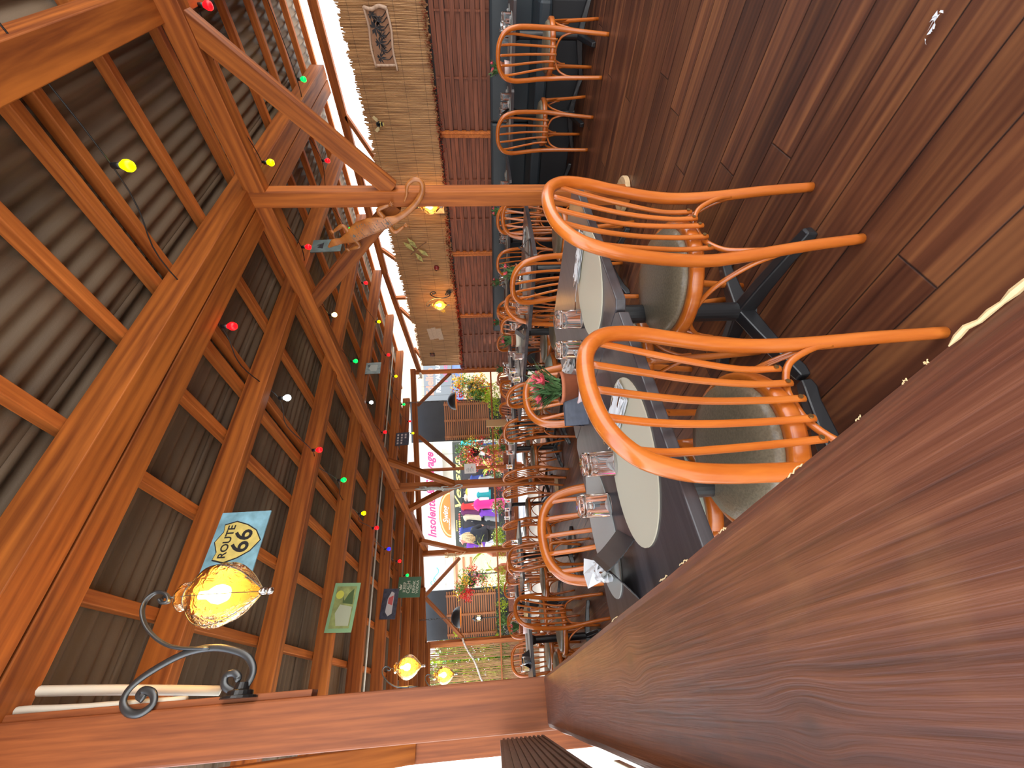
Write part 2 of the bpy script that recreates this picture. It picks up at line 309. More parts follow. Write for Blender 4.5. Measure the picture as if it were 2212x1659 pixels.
# ================================================================== THE SETTING
WX = 5.85                                                # plane of the reed wall
EA = Vector((5.85, 6.8, 0)); EE = Vector((-4.67, 3.89, 0)).normalized(); EN = Vector((EE.y, -EE.x, 0))   # far edge: start, direction, outward normal
def ep(s_, z=0.0, off=0.0): return EA + EE*s_ + EN*off + Vector((0, 0, z))
def edge(ix, iy, off=0.0): return hit(ix, iy, EA+EN*off, EN)
ROOF_S = math.tan(0.053)
def rz(x, z0): return z0 + (x-2.84)*ROOF_S               # height on a plane parallel to the roof
b = MB(); b.prism([(-0.16, -2.2), (6.0, -2.2), (6.0, 6.68), tuple(ep(8.0)[:2]), (-0.16, 11.2)][:3] + [tuple(ep(0, 0, 0.05)[:2]), tuple(ep(7.9, 0, 0.05)[:2])], -0.06, 0.0)
tag(b.build('floor', W['floor']), kind='structure')
pav = plain('pale_paving', (0.42, 0.40, 0.37), 0.8, var=0.15, vscale=3)
b = MB(); b.box((-30, 10, -0.12), (59.6, 90, 0.04)); b.build('ground', pav)['kind'] = 'structure'
c_ = [ep(-25, 0.22, 0.35), ep(30, 0.22, 0.35), ep(30, 0.3, 60), ep(-25, 0.3, 60)]
b = MB(); b.add([v for v in c_]+[Vector((v.x, v.y, -0.3)) for v in c_], [(3, 2, 1, 0), (4, 5, 6, 7), (0, 1, 5, 4), (1, 2, 6, 5), (2, 3, 7, 6), (3, 0, 4, 7)])
b.build('street', pav)['kind'] = 'structure'
# corrugated roof, overlapping sheets running down to the left
def roofsheet():
    b = MB(); pitch = 0.078; amp = 0.0125; sheet = 0.936; y = -1.6; k = 0
    while y < 11.6:
        y1 = y+sheet+0.078; ny = int((y1-y)/pitch*8); xs = [-0.47, 0.2, 1.2, 2.0, 2.84, 3.6, 4.4, 5.2, 6.25]
        vs = []; dz = 0.0065*(k % 2)
        for j in range(ny+1):
            yy = y+(y1-y)*j/ny; xmax = min(6.25, 5.85-(yy-6.95)*1.2) if yy > 6.6 else 6.25
            if xmax < -0.46: xmax = -0.46
            for x in xs:
                x_ = min(x, xmax); vs.append((x_, yy, rz(x_, 2.874)+dz+amp*math.sin(2*math.pi*yy/pitch)+0.006*noise.noise(Vector((x_*1.2, yy*1.5, k)))))
        n = len(xs); fs = [(j*n+i, j*n+i+1, (j+1)*n+i+1, (j+1)*n+i) for j in range(ny) for i in range(n-1)]
        b.add(vs, fs); y += sheet; k += 1
    o = b.build('ceiling', W['roof'], smooth=True); so_ = o.modifiers.new('thick', 'SOLIDIFY'); so_.thickness = 0.006; so_.offset = 1; o['kind'] = 'structure'
roofsheet()
# rafters (first ones doubled) and battens, each its own timber
def rafter(y, x0, x1, label, wd=0.075, ht=0.145, z0=2.72):
    o = timber('rafter', (x0, y, rz(x0, z0)), (x1, y, rz(x1, z0)), wd, ht, W['beam']); tag(o, label, 'rafter', 'rafters under the corrugated roof'); return o
RY = [0.41, 2.20, 3.20, 4.20, 5.20, 6.20, 7.10, 8.00, 8.90, 9.80, 10.6]
ordn = ['first', 'third', 'fourth', 'fifth', 'sixth', 'seventh', 'eighth', 'ninth', 'tenth', 'eleventh', 'twelfth']
for i, y in enumerate(RY):
    x1 = 5.95 if y < 6.5 else 5.85-(y-6.7)*1.2
    rafter(y, -0.44, x1, 'stained %s rafter under the corrugated roof, counted from the near end' % ordn[i], wd=0.13 if i == 0 else 0.075)
for dy, t_ in ((1.375, 'nearer'), (1.515, 'farther')):
    rafter(dy, -0.44, 5.8, 'broad stained beam, the %s half of the doubled rafter on the big post' % t_, wd=0.13, ht=0.15)
PX = [-0.05, 0.44, 0.94, 1.43, 1.80, 1.935, 2.44, 3.02, 3.51, 4.05, 4.62, 5.10, 5.60, 6.12]
for i, x in enumerate(PX):
    y1 = min(11.3, 6.8+(5.85-x)/1.2); big = x in (1.80,)
    o = timber('roof_batten', (x, -1.5, rz(x, 2.828)), (x, y1, rz(x, 2.828)), 0.05 if not big else 0.055, 0.058, W['batten'])
    tag(o, 'orange stained roof batten, %s from the left eave' % ['first', 'second', 'third', 'fourth', 'fifth, wider of a close pair', 'sixth, narrow one of a close pair', 'seventh', 'eighth', 'ninth', 'tenth', 'eleventh', 'twelfth', 'thirteenth', 'outermost one, farthest'][i], 'batten', 'battens across the rafters')
# ridge plate along the posts
tag(timber('roof_plate', (2.84, -1.2, 2.60), (2.84, 9.35, 2.60), 0.10, 0.13, W['beam']), 'long red-brown beam running over the tops of the inner posts', 'beam')
_t = timber
# inner posts with knee braces
def post(y, label, x=2.84, top=2.66, braces=(-1, 1)):
    r_ = empty('wooden_post', (x, y, 0), 0, label, 'post', 'square posts carrying the roof')
    _t('shaft', (x, y, 0), (x, y, top), 0.108, 0.108, W['beam'], r_, up=(1, 0, 0), bevel=.006)
    for s_ in braces: timber('knee_brace', (x, y+s_*0.05, 1.70), (x, y+s_*0.92, 2.57), 0.075, 0.11, W['beam'], r_)
    return r_
post(1.38, 'big square red-brown post standing in the room behind the second near chair')
post(6.12, 'square red-brown inner post with two knee braces and a grey lizard on it')
p3 = ep(4.05)
post(p3.y, 'square red-brown post at the far edge with a pale carved lizard', x=p3.x, braces=(-1,))
b = MB(); b.lathe([(0.10, 0), (0.125, 0.004), (0.125, 0.03), (0.118, 0.036), (0.0, 0.036)], 28); o = b.build('wood_slice', W['pine'], loc=(2.93, 1.42, 0)); tag(o, 'pale round wood slice on the floor at the foot of the big post', 'wood slice')
b = MB(); b.lathe([(0.10, 0), (0.125, 0.004), (0.125, 0.03), (0.118, 0.036), (0.0, 0.036)], 28); o = b.build('wood_slice', W['pine'], loc=(2.72, 6.05, 0)); tag(o, 'pale round wood slice at the foot of the post with the grey lizard', 'wood slice')

# eave beam on the right, with struts and studs
tag(timber('eave_beam', (5.93, -1.4, 2.78), (5.93, 4.2, 2.76), 0.07, 0.10, W['beam']), 'dark beam along the right eave, near length over the reed screen', 'beam')
tag(timber('eave_beam', (5.93, 4.2, 2.76), (5.88, 6.75, 2.56), 0.07, 0.09, W['beam']), 'dark beam along the right eave, far length sinking to the corner post', 'beam')
for (y0, z0, y1, z1, l) in ((1.85, 2.74, 2.45, 2.45, 'short dark strut over the reeds near the big post'), (3.75, 2.72, 4.05, 2.42, 'slanting strut over the reeds beyond the green bulb'), (4.75, 2.50, 4.75, 2.70, 'short upright strut above the lit wall lamp'), (5.35, 2.44, 5.0, 2.66, 'slanting strut over the reeds past the wall lamp'), (6.1, 2.56, 6.5, 2.42, 'last short strut near the corner post')):
    tag(timber('eave_strut', (5.93, y0, z0), (5.93, y1, z1), 0.05, 0.07, W['beam'], up=(1, 0, 0)), l, 'strut')
# right wall: woven slat panels below, reed screen above
def weave_panel(y0, y1, label):
    r_ = empty('woven_slat_panel', (WX, y0, 0.5), 0, label, 'fence panel', 'woven slat panels of the right wall')
    b = MB(); n = 20; rows = 19; L_ = y1-y0; nb = max(2, round(L_/0.60))
    for k in range(rows):
        z = 0.02+k*(1.04/rows); h = 1.04/rows-0.004; ph = math.pi*(k % 2)
        vs = []; seg = 26
        for j in range(seg+1):
            yy = 0.04+(L_-0.08)*j/seg; xo = 0.020*math.cos(math.pi*nb*j/seg+ph)
            vs += [(xo-0.005, yy, z), (xo-0.005, yy, z+h), (xo+0.005, yy, z+h), (xo+0.005, yy, z)]
        fs = []
        for j in range(seg):
            for q in range(4): fs.append((j*4+q, j*4+(q+1) % 4, (j+1)*4+(q+1) % 4, (j+1)*4+q))
        b.add(vs, fs)
    b.build('slats', W['slat'], r_)
    f = MB()
    for j in range(1, nb): f.box((0, L_*j/nb, 0.53), (0.012, 0.02, 1.05))
    f.build('battens', W['slat'], r_)
    for yy in (0.018, L_-0.018): 
        f = MB(); f.box((-0.01, yy, 0.53), (0.05, 0.036, 1.08)); f.build('stile', W['batten'], r_, bevel=0.003)
    return r_
PY = [-1.75, 0.24, 2.03, 3.80, 5.15, 6.72]
PL = ['woven slat panel of the right wall, nearest one at the picture edge', 'woven slat panel behind the two chairs drawn away from the bench', 'woven slat panel behind the big post', 'woven slat panel under the lit scroll lamp', 'farthest woven slat panel, sunlit near the corner post']
for i in range(5): weave_panel(PY[i]+0.0, PY[i+1]-0.004, PL[i])
b = MB(); b.box((WX+0.05, 2.48, 0.825), (0.03, 8.46, 1.65)); tag(b.build('wall_right', W['dark']), kind='structure')
def reeds(name, y0, y1, zb, zt, mat, place, pitch=0.0115, gap=0.0, ragged=0.03, seg=6):
    b = MB(); n = int((y1-y0)/pitch)
    for i in range(n):
        if random.random() < gap: continue
        y = y0+(i+0.5)*pitch+random.uniform(-.002, .002); r_ = pitch*random.uniform(0.44, 0.60); t0 = zb(y)+random.uniform(-.01, .02); t1 = zt(y)+random.uniform(-ragged, ragged*0.5)
        lx = random.uniform(-.012, .012); pts = []
        for k in range(4):
            z = t0+(t1-t0)*k/3; pts.append(place(y+0.008*math.sin(i*0.05+k), lx*0.4*math.sin(k+i), z))
        b.tube(pts, r_, seg=seg, cap=False)
        b.tube([p+Vector((0.009, pitch*0.5, random.uniform(-.01, .01))) for p in pts], pitch*0.8, seg=seg, cap=False)
    return b.build(name, mat, smooth=True)
o = reeds('reed_screen', -1.2, 6.55, lambda y: 1.58, lambda y: 2.50+0.02*math.sin(y*2.2) - (0.05 if y > 5.3 else 0), W['reed'], lambda y, dx, z: Vector((WX-0.02+dx, y, z)), ragged=0.035)
tag(o, 'tall screen of tied golden reeds over the woven panels', 'reed screen')
b = MB()
for z in (1.68, 1.92, 2.17, 2.40): b.tube([(WX-0.03, -1.2, z), (WX-0.03, 2.5, z+0.01), (WX-0.03, 6.5, z)], 0.0012, 4)
b.build('tie_wire', W['dark'], o)
# leafy garland along the lower hem of the reeds
b = MB(); rl = random.Random(3)
for i in range(3600):
    y = rl.uniform(-1.2, 6.7); c = Vector((WX-0.05+rl.gauss(0, .014), y, 1.585+0.02*math.sin(y*2.1)+rl.gauss(0, .022))); s_ = rl.uniform(.008, .02)
    q = Matrix.Rotation(rl.uniform(0, 6.28), 3, 'X') @ Matrix.Rotation(rl.uniform(0, 3.1), 3, 'Z'); m_ = 0 if rl.random() < .72 else 1
    b.add([c+q @ Vector(v)*s_ for v in ((-1, 0, 0), (0, -.55, .15), (1, 0, 0), (0, .55, .15))], [(0, 1, 2, 3)], m_)
gred = plain('garland_red', (0.42, 0.03, 0.015), 0.5, var=0.5, vscale=20); gbr = plain('garland_brown', (0.10, 0.05, 0.02), 0.6)
o = b.build('leaf_garland', [gred, gbr]); tag(o, 'long red artificial leaf garland hung along the bottom of the reeds', 'garland', kind='stuff')

# upholstered bench along the right wall
def bench(y0, y1, label, seams):
    r_ = empty('bench', (5.35, (y0+y1)/2, 0), 0, label, 'bench', 'charcoal wall benches')
    L_ = y1-y0
    b = MB(); b.box((0.02, 0, 0.17), (0.46, L_-0.02, 0.34)); b.build('base', W['dark'], r_, bevel=0.01)
    for k in range(seams):
        yc = -L_/2+(k+0.5)*L_/seams
        b = MB(); b.box((-0.01, yc, 0.40), (0.54, L_/seams-0.006, 0.13)); b.build('seat_cushion', W['bench'], r_, bevel=0.03)
        b = MB(); b.box((0.30, yc, 0.685), (0.13, L_/seams-0.006, 0.47)); b.build('backrest', W['bench'], r_, bevel=0.03)
bench(-1.75, 0.62, 'charcoal padded bench at the right wall, nearest stretch', 2)
bench(0.63, 3.0, 'charcoal padded bench behind the two chairs drawn away from the wall tables', 2)
bench(3.01, 5.35, 'charcoal padded bench at the right wall, farthest stretch', 2)

# near left: rail, post, back post, boards
b = MB(); n1 = 40; prof = []
hw, ht, c0 = 0.0655, 0.07, 0.010
yy0, yy1 = -1.3, 1.432
cs = [(-hw, -ht), (-hw, -c0), (-hw+c0*0.3, -c0*0.3), (-hw+c0, 0), (hw-c0, 0), (hw-c0*0.3, -c0*0.3), (hw, -c0), (hw, -ht)]
L_ = yy1-yy0; vs = []
for j in range(n1+1):
    x = -L_/2+L_*j/n1
    for (u, v) in cs:
        e_ = 0.0022*noise.noise(Vector((x*7, u*40, 3))) if abs(u) > 0.05 else 0
        if u < 0: u -= 0.0073-0.0152*(x+(yy0+yy1)/2)
        vs.append((x, u+e_, v+e_))
m8 = len(cs); fs = [(j*m8+i, (j+1)*m8+i, (j+1)*m8+(i+1) % m8, j*m8+(i+1) % m8) for j in range(n1) for i in range(m8)]
fs += [tuple(range(m8)), tuple(reversed([n1*m8+i for i in range(m8)]))]
b.add(vs, fs)
o = b.build('hand_rail', W['rail'], mw=Matrix.Translation((0.005, (yy0+yy1)/2, 0.965)) @ Matrix.Rotation(R(90), 4, 'Z'))
tag(o, 'wide worn brown wooden rail crossing the near corner, resting against the left post', 'rail')
rc = random.Random(5); bare = plain('bare_wood_chip', (0.75, 0.52, 0.25), 0.6)
for (Yc, ln, wd_) in ((.068, .026, .0013), (.0885, .0016, .0005), (.0975, .0022, .0005), (.119, .003, .0004), (.160, .012, .0006), (.235, .010, .0008), (.30, .016, .0009), (.345, .02, .0009), (.52, .03, .001)):
    xr = Yc-(yy0+yy1)/2; pts = []
    for k in range(9):
        Yk = Yc+ln*(k/8-.5); pts.append((Yk-(yy0+yy1)/2, -hw-0.0073+0.0152*Yk+0.0032+rc.uniform(-.0006, .0006), -0.0016))
    b = MB(); b.tube(pts, [0.0002]+[wd_*(.8 if wd_ > .001 else .6)*rc.uniform(.5, 1.2) for _ in range(7)]+[0.0002], 6); cr = b.build('bare_wood_chip', bare); cr.parent = o; cr.matrix_basis = ID4.copy()
r_ = empty('wooden_post', (-0.0065, 1.567, 0), 0, 'thick brown post at the left where the near rail ends', 'post', 'square posts carrying the roof')
_t('shaft', (-0.0065, 1.567, 0), (-0.0065, 1.567, 2.76), 0.13, 0.127, W['near_post'], r_, up=(1, 0, 0), bevel=.006)
_t('cover_strip', (0.0655, 1.537, 1.65), (0.0655, 1.537, 2.75), 0.05, 0.018, W['near_post'], r_, up=(1, 0, 0), bevel=.002)
r_ = empty('wooden_post', (-0.14, 2.55, 0), 0, 'second brown post standing just behind the thick left post', 'post', 'square posts carrying the roof')
_t('shaft', (-0.145, 2.55, 0), (-0.145, 2.55, 1.66), 0.10, 0.085, W['near_post'], r_, up=(1, 0, 0))
_t('knee_brace', (-0.145, 2.52, 1.52), (-0.145, 1.72, 2.25), 0.08, 0.10, W['beam'], r_)
b = MB(); b.box((-0.088, 0.85, 1.035), (0.020, 1.26, 0.125))
for k in range(10): b.box((-0.077, 0.85, 0.980+k*0.012), (0.004, 1.26, 0.006))
tag(b.build('grooved_board', W['deck']), 'dark brown grooved deck board fixed beside the left post', 'board')
tag(timber('left_plate', (-0.02, -1.3, 2.60), (-0.02, 11.1, 2.60), 0.09, 0.12, W['beam']), 'long beam under the left ends of the rafters', 'beam')
fab = plain('white_awning_fabric', (0.72, 0.68, 0.62), 0.8)
b = MB(); n = 40
for j in range(n): 
    y = 2.4+j*0.06; y2 = y+0.06; x = -0.55+0.03*math.sin(j*.8); x2 = -0.55+0.03*math.sin((j+1)*.8); b.quad((x, y, 0.9), (x2, y2, 0.9), (x2, y2, 1.75), (x, y, 1.75))
tag(b.build('awning_curtain', fab, smooth=True), 'white fabric curtain hanging outside the left posts', 'curtain').modifiers.new('t', 'SOLIDIFY').thickness = 0.003
for (x, y, l) in ((-0.01, 4.72, 'brown left post carrying the middle scroll lamp'), (-0.01, 6.3, 'brown left post carrying the farthest scroll lamp')):
    r_ = empty('wooden_post', (x, y, 0), 0, l, 'post', 'square posts carrying the roof'); _t('shaft', (x, y, 0), (x, y, 2.54), 0.11, 0.11, W['beam'], r_, up=(1, 0, 0), bevel=.006)
tag(timber('low_wall_board', (-0.08, 1.72, 0.40), (-0.08, 11.0, 0.40), 0.03, 0.78, W['slat'], bevel=0.002), 'boarded parapet under the left side of the terrace', 'parapet')

# far edge: header, posts, braces, rails
tag(timber('header_beam', ep(-0.1, 2.70), ep(7.9, 2.70), 0.09, 0.11, W['beam']), 'red-brown header beam over the open far edge', 'beam')
for s_, wd, l in ((-0.02, .10, 'corner post at the end of the reed wall'), (2.17, .065, 'thin post at the far edge with a white notice'), (6.12, .10, 'post at the far edge beside the bamboo screen')):
    p = ep(s_); r_ = empty('wooden_post', (p.x, p.y, 0), 0, 'red-brown '+l, 'post', 'square posts carrying the roof'); _t('shaft', p, p+Vector((0, 0, 2.64)), wd, wd, W['beam'], r_, up=tuple(EN), bevel=.004)
for s0, z0, s1, z1, l in ((0.02, 1.88, 0.72, 2.64, 'slanting brace rising from the corner post'), (2.13, 1.86, 1.40, 2.64, 'slanting brace rising from the thin post to the header'), (4.2, 1.84, 5.0, 2.64, 'slanting brace rising from the far lizard post'), (6.05, 1.83, 5.05, 2.64, 'slanting brace over the farther dome lamp')):
    tag(timber('edge_brace', ep(s0, z0, 0.02), ep(s1, z1, 0.02), 0.05, 0.075, W['beam']), l, 'brace', 'braces of the far edge')
tag(timber('edge_rail', ep(0, 0.985), ep(7.8, 0.985), 0.05, 0.035, W['beam']), 'thin red-brown top rail of the far edge', 'rail')
tag(timber('edge_rail', ep(0, 0.52), ep(7.8, 0.52), 0.05, 0.10, W['beam']), 'lower rail of the far edge behind the chairs', 'rail')
b = MB(); b.box((0, 0, 0), (0.22, 0.012, 0.26)); wp = b.build('notice', W['white'], mw=Matrix.Translation(ep(2.17, 1.52, -0.055)) @ Matrix.Rotation(math.atan2(EE.y, EE.x), 4, 'Z')); tag(wp, 'white paper notice pinned on the thin far post', 'notice')
b = MB()
for k in range(8): b.box((0.03, 0.008, 0.08-k*0.022), (0.06+0.02*(k % 3), 0.002, 0.006))
lt = b.build('print_lines', plain('print_grey', (0.2, 0.2, 0.2), .6)); lt.parent = wp; lt.matrix_basis = ID4.copy()

b = MB(); b.box((0, 0, 0), (.05, .14, .05)); b.tube([(0, .05, .02), (0, .09, .07)], .012, 8); b.lathe([(.026, 0), (.028, .03), (0, .03)], 14, (0, -.07, -.012)); p = ep(0.06, 2.52, -.08)
tag(b.build('security_camera', W['conduit'], loc=p, bevel=.008), 'small white security camera on top of the corner post', 'camera')
b = MB(); rr = random.Random(9)
for k in range(9): c = Vector((rr.uniform(-.012, .012), rr.uniform(-.03, .03), .003)); b.add([c+Vector((rr.uniform(-.01, .01), rr.uniform(-.012, .012), rr.uniform(0, .004))) for _ in range(4)], [(0, 1, 2, 3)])
q = onz(2012, 66, 0); tag(b.build('white_flecks', W['white'], loc=(q.x, q.y, 0)), 'small white scrap on the bare floorboards', 'flecks')  # tiny white faces standing in for a small white mark on the boards

r_ = empty('outdoor_table', (-0.60, 1.55, 0), 0, 'sage green table glimpsed outside, below the outer edge of the near rail', 'table')
b = MB(); b.box((0, 0, .63), (.78, 1.3, .03)); b.build('tabletop', W['sage'], r_, bevel=.004)
for sx_ in (-.33, .33):
    for sy_ in (-.58, .58): b = MB(); b.box((sx_, sy_, .26), (.04, .04, .71)); b.build('leg', W['black'], r_)

# ================================================================== CHAIRS, TABLES AND WHAT STANDS ON THEM
def make_chair(seatmat):
    r_ = empty('bentwood_chair', (0, 0, 0))
    half = [(0.143, -0.262, 0.0), (0.150, -0.245, 0.16), (0.158, -0.222, 0.32), (0.166, -0.212, 0.44), (0.170, -0.220, 0.55), (0.176, -0.240, 0.67), (0.174, -0.260, 0.76), (0.150, -0.277, 0.838), (0.090, -0.288, 0.886)]
    P = half+[(0, -0.291, 0.900)]+[(-x, y, z) for x, y, z in reversed(half)]
    pts = smoothpts(P, 6); rad = [0.0150+0.0035*min(1, p.z/0.4) for p in pts]
    b = MB(); b.tube(pts, rad, 12); b.build('back_frame', W['chair'], r_, smooth=True)
    for k in range(5):
        t = (k-2)/2; x0 = 0.096*t; x1 = 0.134*t; zt = 0.893-0.034*t*t; y0 = -0.214+0.012*abs(t)
        p = smoothpts([(x0, y0-0.004, 0.405), (x0*1.05, y0-0.002, 0.50), (x0*1.22, -0.224, 0.64), (x0*1.38, -0.250, 0.77), (x1, -0.282+.006*t*t, zt)], 5)
        b = MB(); b.tube(p, 0.0092, 8, flat=0.75); s_ = b.build('spindle', W['chair'], r_, smooth=True)
        b = MB(); b.lathe([(0.0, -0.002), (0.0055, -0.0015), (0.0055, 0.001), (0, 0.001)], 8); q = b.build('screw', SCR, s_, mw=Matrix.Translation((x0, y0-0.0125, 0.418)) @ Matrix.Rotation(R(90), 4, 'X'))
    b = MB(); sec = [(0.0, -0.021), (0.016, -0.021), (0.019, -0.012), (0.019, 0.012), (0.012, 0.020), (-0.012, 0.020), (-0.016, 0.0), (-0.014, -0.02)]
    N = 40; vs = []
    def rim(a, off):
        cx_, sy_ = math.cos(a), math.sin(a); rx = 0.186+off; ry = 0.186+off
        y = ry*sy_; x = rx*cx_*(1.0+0.06*sy_)
        return x, y
    for i in range(N):
        for (o_, z) in sec: x, y = rim(2*math.pi*i/N, o_); vs.append((x, y, 0.437+z))
    n = len(sec); b.add(vs, [(i*n+k, ((i+1) % N)*n+k, ((i+1) % N)*n+(k+1) % n, i*n+(k+1) % n) for i in range(N) for k in range(n)])
    b.build('seat_frame', W['chair'], r_, smooth=True)
    b = MB(); prof = [(0.178, 0.0), (0.182, 0.012), (0.170, 0.027), (0.13, 0.037), (0.07, 0.041), (0.0, 0.042)]; vs = []; 
    for (q, z) in prof:
        for i in range(N):
            a = 2*math.pi*i/N; vs.append((q*math.cos(a)*(1+.06*math.sin(a)), q*math.sin(a), 0.452+z))
    b.add(vs, [(j*N+i, j*N+(i+1) % N, (j+1)*N+(i+1) % N, (j+1)*N+i) for j in range(len(prof)-1) for i in range(N)]); b.build('seat', seatmat, r_, smooth=True)
    for s_ in (-1, 1):
        b = MB(); b.tube(smoothpts([(s_*0.150, 0.128, 0.45), (s_*0.158, 0.145, 0.25), (s_*0.170, 0.178, 0.0)], 5), [0.0175-0.005*k/10 for k in range(11)], 10); b.build('front_leg', W['chair'], r_, smooth=True)
    def arch(P): 
        b = MB(); b.tube(smoothpts(P, 5), 0.0085, 8, flat=0.9); b.build('brace', W['chair'], r_, smooth=True)
    arch([(-.146, -.231, .262), (-.140, -.226, .31), (-.110, -.208, .375), (-.05, -.196, .407), (0, -.194, .412), (.05, -.196, .407), (.110, -.208, .375), (.140, -.226, .31), (.146, -.231, .262)])
    for s_ in (-1, 1):
        arch([(s_*.158, -.226, .235), (s_*.164, -.190, .31), (s_*.170, -.115, .385), (s_*.172, -.03, .410), (s_*.170, .05, .395), (s_*.166, .115, .33), (s_*.164, .145, .262)])
    arch([(-.142, .146, .262), (-.135, .140, .31), (-.09, .148, .385), (0, .160, .41), (.09, .148, .385), (.135, .140, .31), (.142, .146, .262)])
    return r_
SCR = plain('brass_screw', (0.35, 0.24, 0.10), 0.35, 1.0)
protoT = make_chair(W['taupe']); protoS = make_chair(W['sage'])
bpy.context.view_layer.update()
TT, TS = tree(protoT), tree(protoS); used = {'T': False, 'S': False}
def chair(x, y, face, label, kind='T', group='bentwood chairs'):
    if not used[kind]: o = {'T': protoT, 'S': protoS}[kind]; used[kind] = True
    else: o = copy_tree(TT if kind == 'T' else TS)
    o.location = (x, y, 0); o.rotation_euler = (0, 0, R(face)); tag(o, label, 'chair', group); return o
# face: 0 looks along the rail (+Y), -90 towards the right wall, 90 towards the left
CH_ = [
 (0.475, 0.90, 0, 'orange bentwood chair with brown seat, nearest one, partly behind the wide rail', 'T'),
 (1.13, 0.86, -3, 'orange bentwood chair at the near table, second nearest, before the big post', 'T'),
 (0.50, 1.31, 180, 'orange bentwood chair with sage green seat across the near table', 'S'),
 (1.19, 1.32, 182, 'orange bentwood chair behind the pink carnation pot on the near table', 'T'),
 (2.44, 1.64, -90, 'orange bentwood chair whose back arches over the tumblers of the near table', 'T'),
 (2.98, 1.78, 90, 'orange bentwood chair half hidden by the big post, at the table with menu cards', 'T'),
 (2.62, 2.50, 0, 'orange bentwood chair with brown seat, behind the chair arching over the tumblers', 'T'),
 (2.53, 3.02, -90, 'orange bentwood chair just left of the second table, behind the carnation blooms', 'S'),
 (2.95, 3.05, 90, 'bentwood chair on the wall side of the table with the red carnations', 'T'),
 (4.42, 0.86, -90, 'orange bentwood chair alone at the right, nearest of those facing the bench', 'T'),
 (4.50, 1.46, -92, 'orange bentwood chair second from the picture edge of those facing the bench', 'T'),
 (4.48, 2.32, -90, 'bentwood chair facing the bench, just past the big post', 'T'),
 (4.52, 2.92, -88, 'bentwood chair facing the bench beyond the pink flowers of the middle table', 'T'),
 (4.45, 3.62, -90, 'bentwood chair facing the bench below the scroll wall lamp', 'T'),
 (4.50, 4.30, -88, 'bentwood chair facing the bench near its far end', 'T'),
 (4.42, 5.02, -90, 'bentwood chair past the end of the bench, before the sunlit slats', 'T'),
 (3.98, 3.82, 20, 'bentwood chair turned towards the camera between the middle tables and the bench row', 'T'),
 (4.20, 5.65, 35, 'small bentwood chair in front of the potted plants at the far right corner', 'T'),
 (3.25, 5.45, 160, 'bentwood chair facing the room below the nearer dome lamp', 'T'),
 (2.80, 4.15, -75, 'tall bentwood chair seen edgewise by the tan folded board', 'T'),
 (3.35, 4.62, 8, 'bentwood chair behind the edgewise chair by the tan folded board', 'T'),
 (3.25, 5.02, 92, 'bentwood chair showing its side, legs beside the black table foot', 'S'),
 (2.72, 5.12, -92, 'bentwood chair seen edgewise, nearest of the row before the grey lizard post', 'T'),
 (2.74, 5.72, -88, 'bentwood chair seen edgewise, right in front of the grey lizard post', 'T'),
 (2.60, 6.75, -90, 'bentwood chair seen edgewise beyond the grey lizard post', 'T'),
 (2.55, 7.55, -92, 'bentwood chair seen edgewise, farthest of its row', 'T'),
 (3.45, 6.35, 90, 'bentwood chair facing left beyond the grey lizard post', 'T'),
 (1.46, 4.80, 205, 'bentwood chair facing the camera, left of the woman in black', 'T'),
 (1.62, 6.15, 215, 'bentwood chair facing the camera behind the one left of the woman', 'T'),
 (1.20, 5.55, 120, 'bentwood chair turned sideways behind the left table', 'T'),
 (0.53, 4.58, 34, 'bright orange bentwood chair in front of the far left table, back to the camera', 'T'),
 (0.92, 6.10, 200, 'bentwood chair across the far left table, behind the bright orange one', 'T'),
 (0.46, 5.85, 190, 'bentwood chair across the far left table, nearest the left posts', 'T'),
 (0.22, 5.15, -80, 'bentwood chair at the left end of the far left table', 'T'),
 (0.85, 7.30, 20, 'bentwood chair in the last row before the bamboo screen', 'T'),
 (1.75, 7.95, 200, 'bentwood chair in the last row under the farther slatted shutter', 'T'),
]
for x, y, a, l, k in CH_: chair(x, y, a, l, k)

# ---- tables
def make_table(lx, ly):
    r_ = empty('restaurant_table', (0, 0, 0))
    b = MB(); c = 0.02; hx, hy = lx/2, ly/2
    poly = [(-hx+c, -hy), (hx-c, -hy), (hx, -hy+c), (hx, hy-c), (hx-c, hy), (-hx+c, hy), (-hx, hy-c), (-hx, -hy+c)]
    b.prism(poly, 0.722, 0.75); b.build('tabletop', W['table'], r_, bevel=0.003)
    b = MB(); b.lathe([(0.045, 0.05), (0.036, 0.09), (0.036, 0.66), (0.05, 0.70), (0.0, 0.70)], 20); b.box((0, 0, 0.71), (0.30, 0.06, 0.02)); b.box((0, 0, 0.71), (0.06, 0.30, 0.02)); b.build('column', W['black'], r_, smooth=False)
    for k in range(4):
        b = MB(); rot = Matrix.Rotation(R(90*k), 3, 'Z')
        sec = [(0.02, 0.055, 0.115, 0.032), (0.13, 0.042, 0.092, 0.030), (0.25, 0.022, 0.062, 0.028), (0.31, 0.0, 0.045, 0.026), (0.345, 0.0, 0.035, 0.022)]
        vs = [rot @ Vector(p) for (x, z0, z1, w_) in sec for p in ((x, -w_, z0), (x, w_, z0), (x, w_*.7, z1), (x, -w_*.7, z1))]
        n = len(sec); b.add(vs, [(j*4+q, j*4+(q+1) % 4, (j+1)*4+(q+1) % 4, (j+1)*4+q) for j in range(n-1) for q in range(4)]+[(3, 2, 1, 0), ((n-1)*4, (n-1)*4+1, (n-1)*4+2, (n-1)*4+3)])
        b.build('foot', W['black'], r_, bevel=0.006)
    return r_
tabA = make_table(0.70, 0.70); tabB = make_table(0.60, 0.70); bpy.context.view_layer.update(); TA, TB = tree(tabA), tree(tabB); tu = {'A': False, 'B': False}
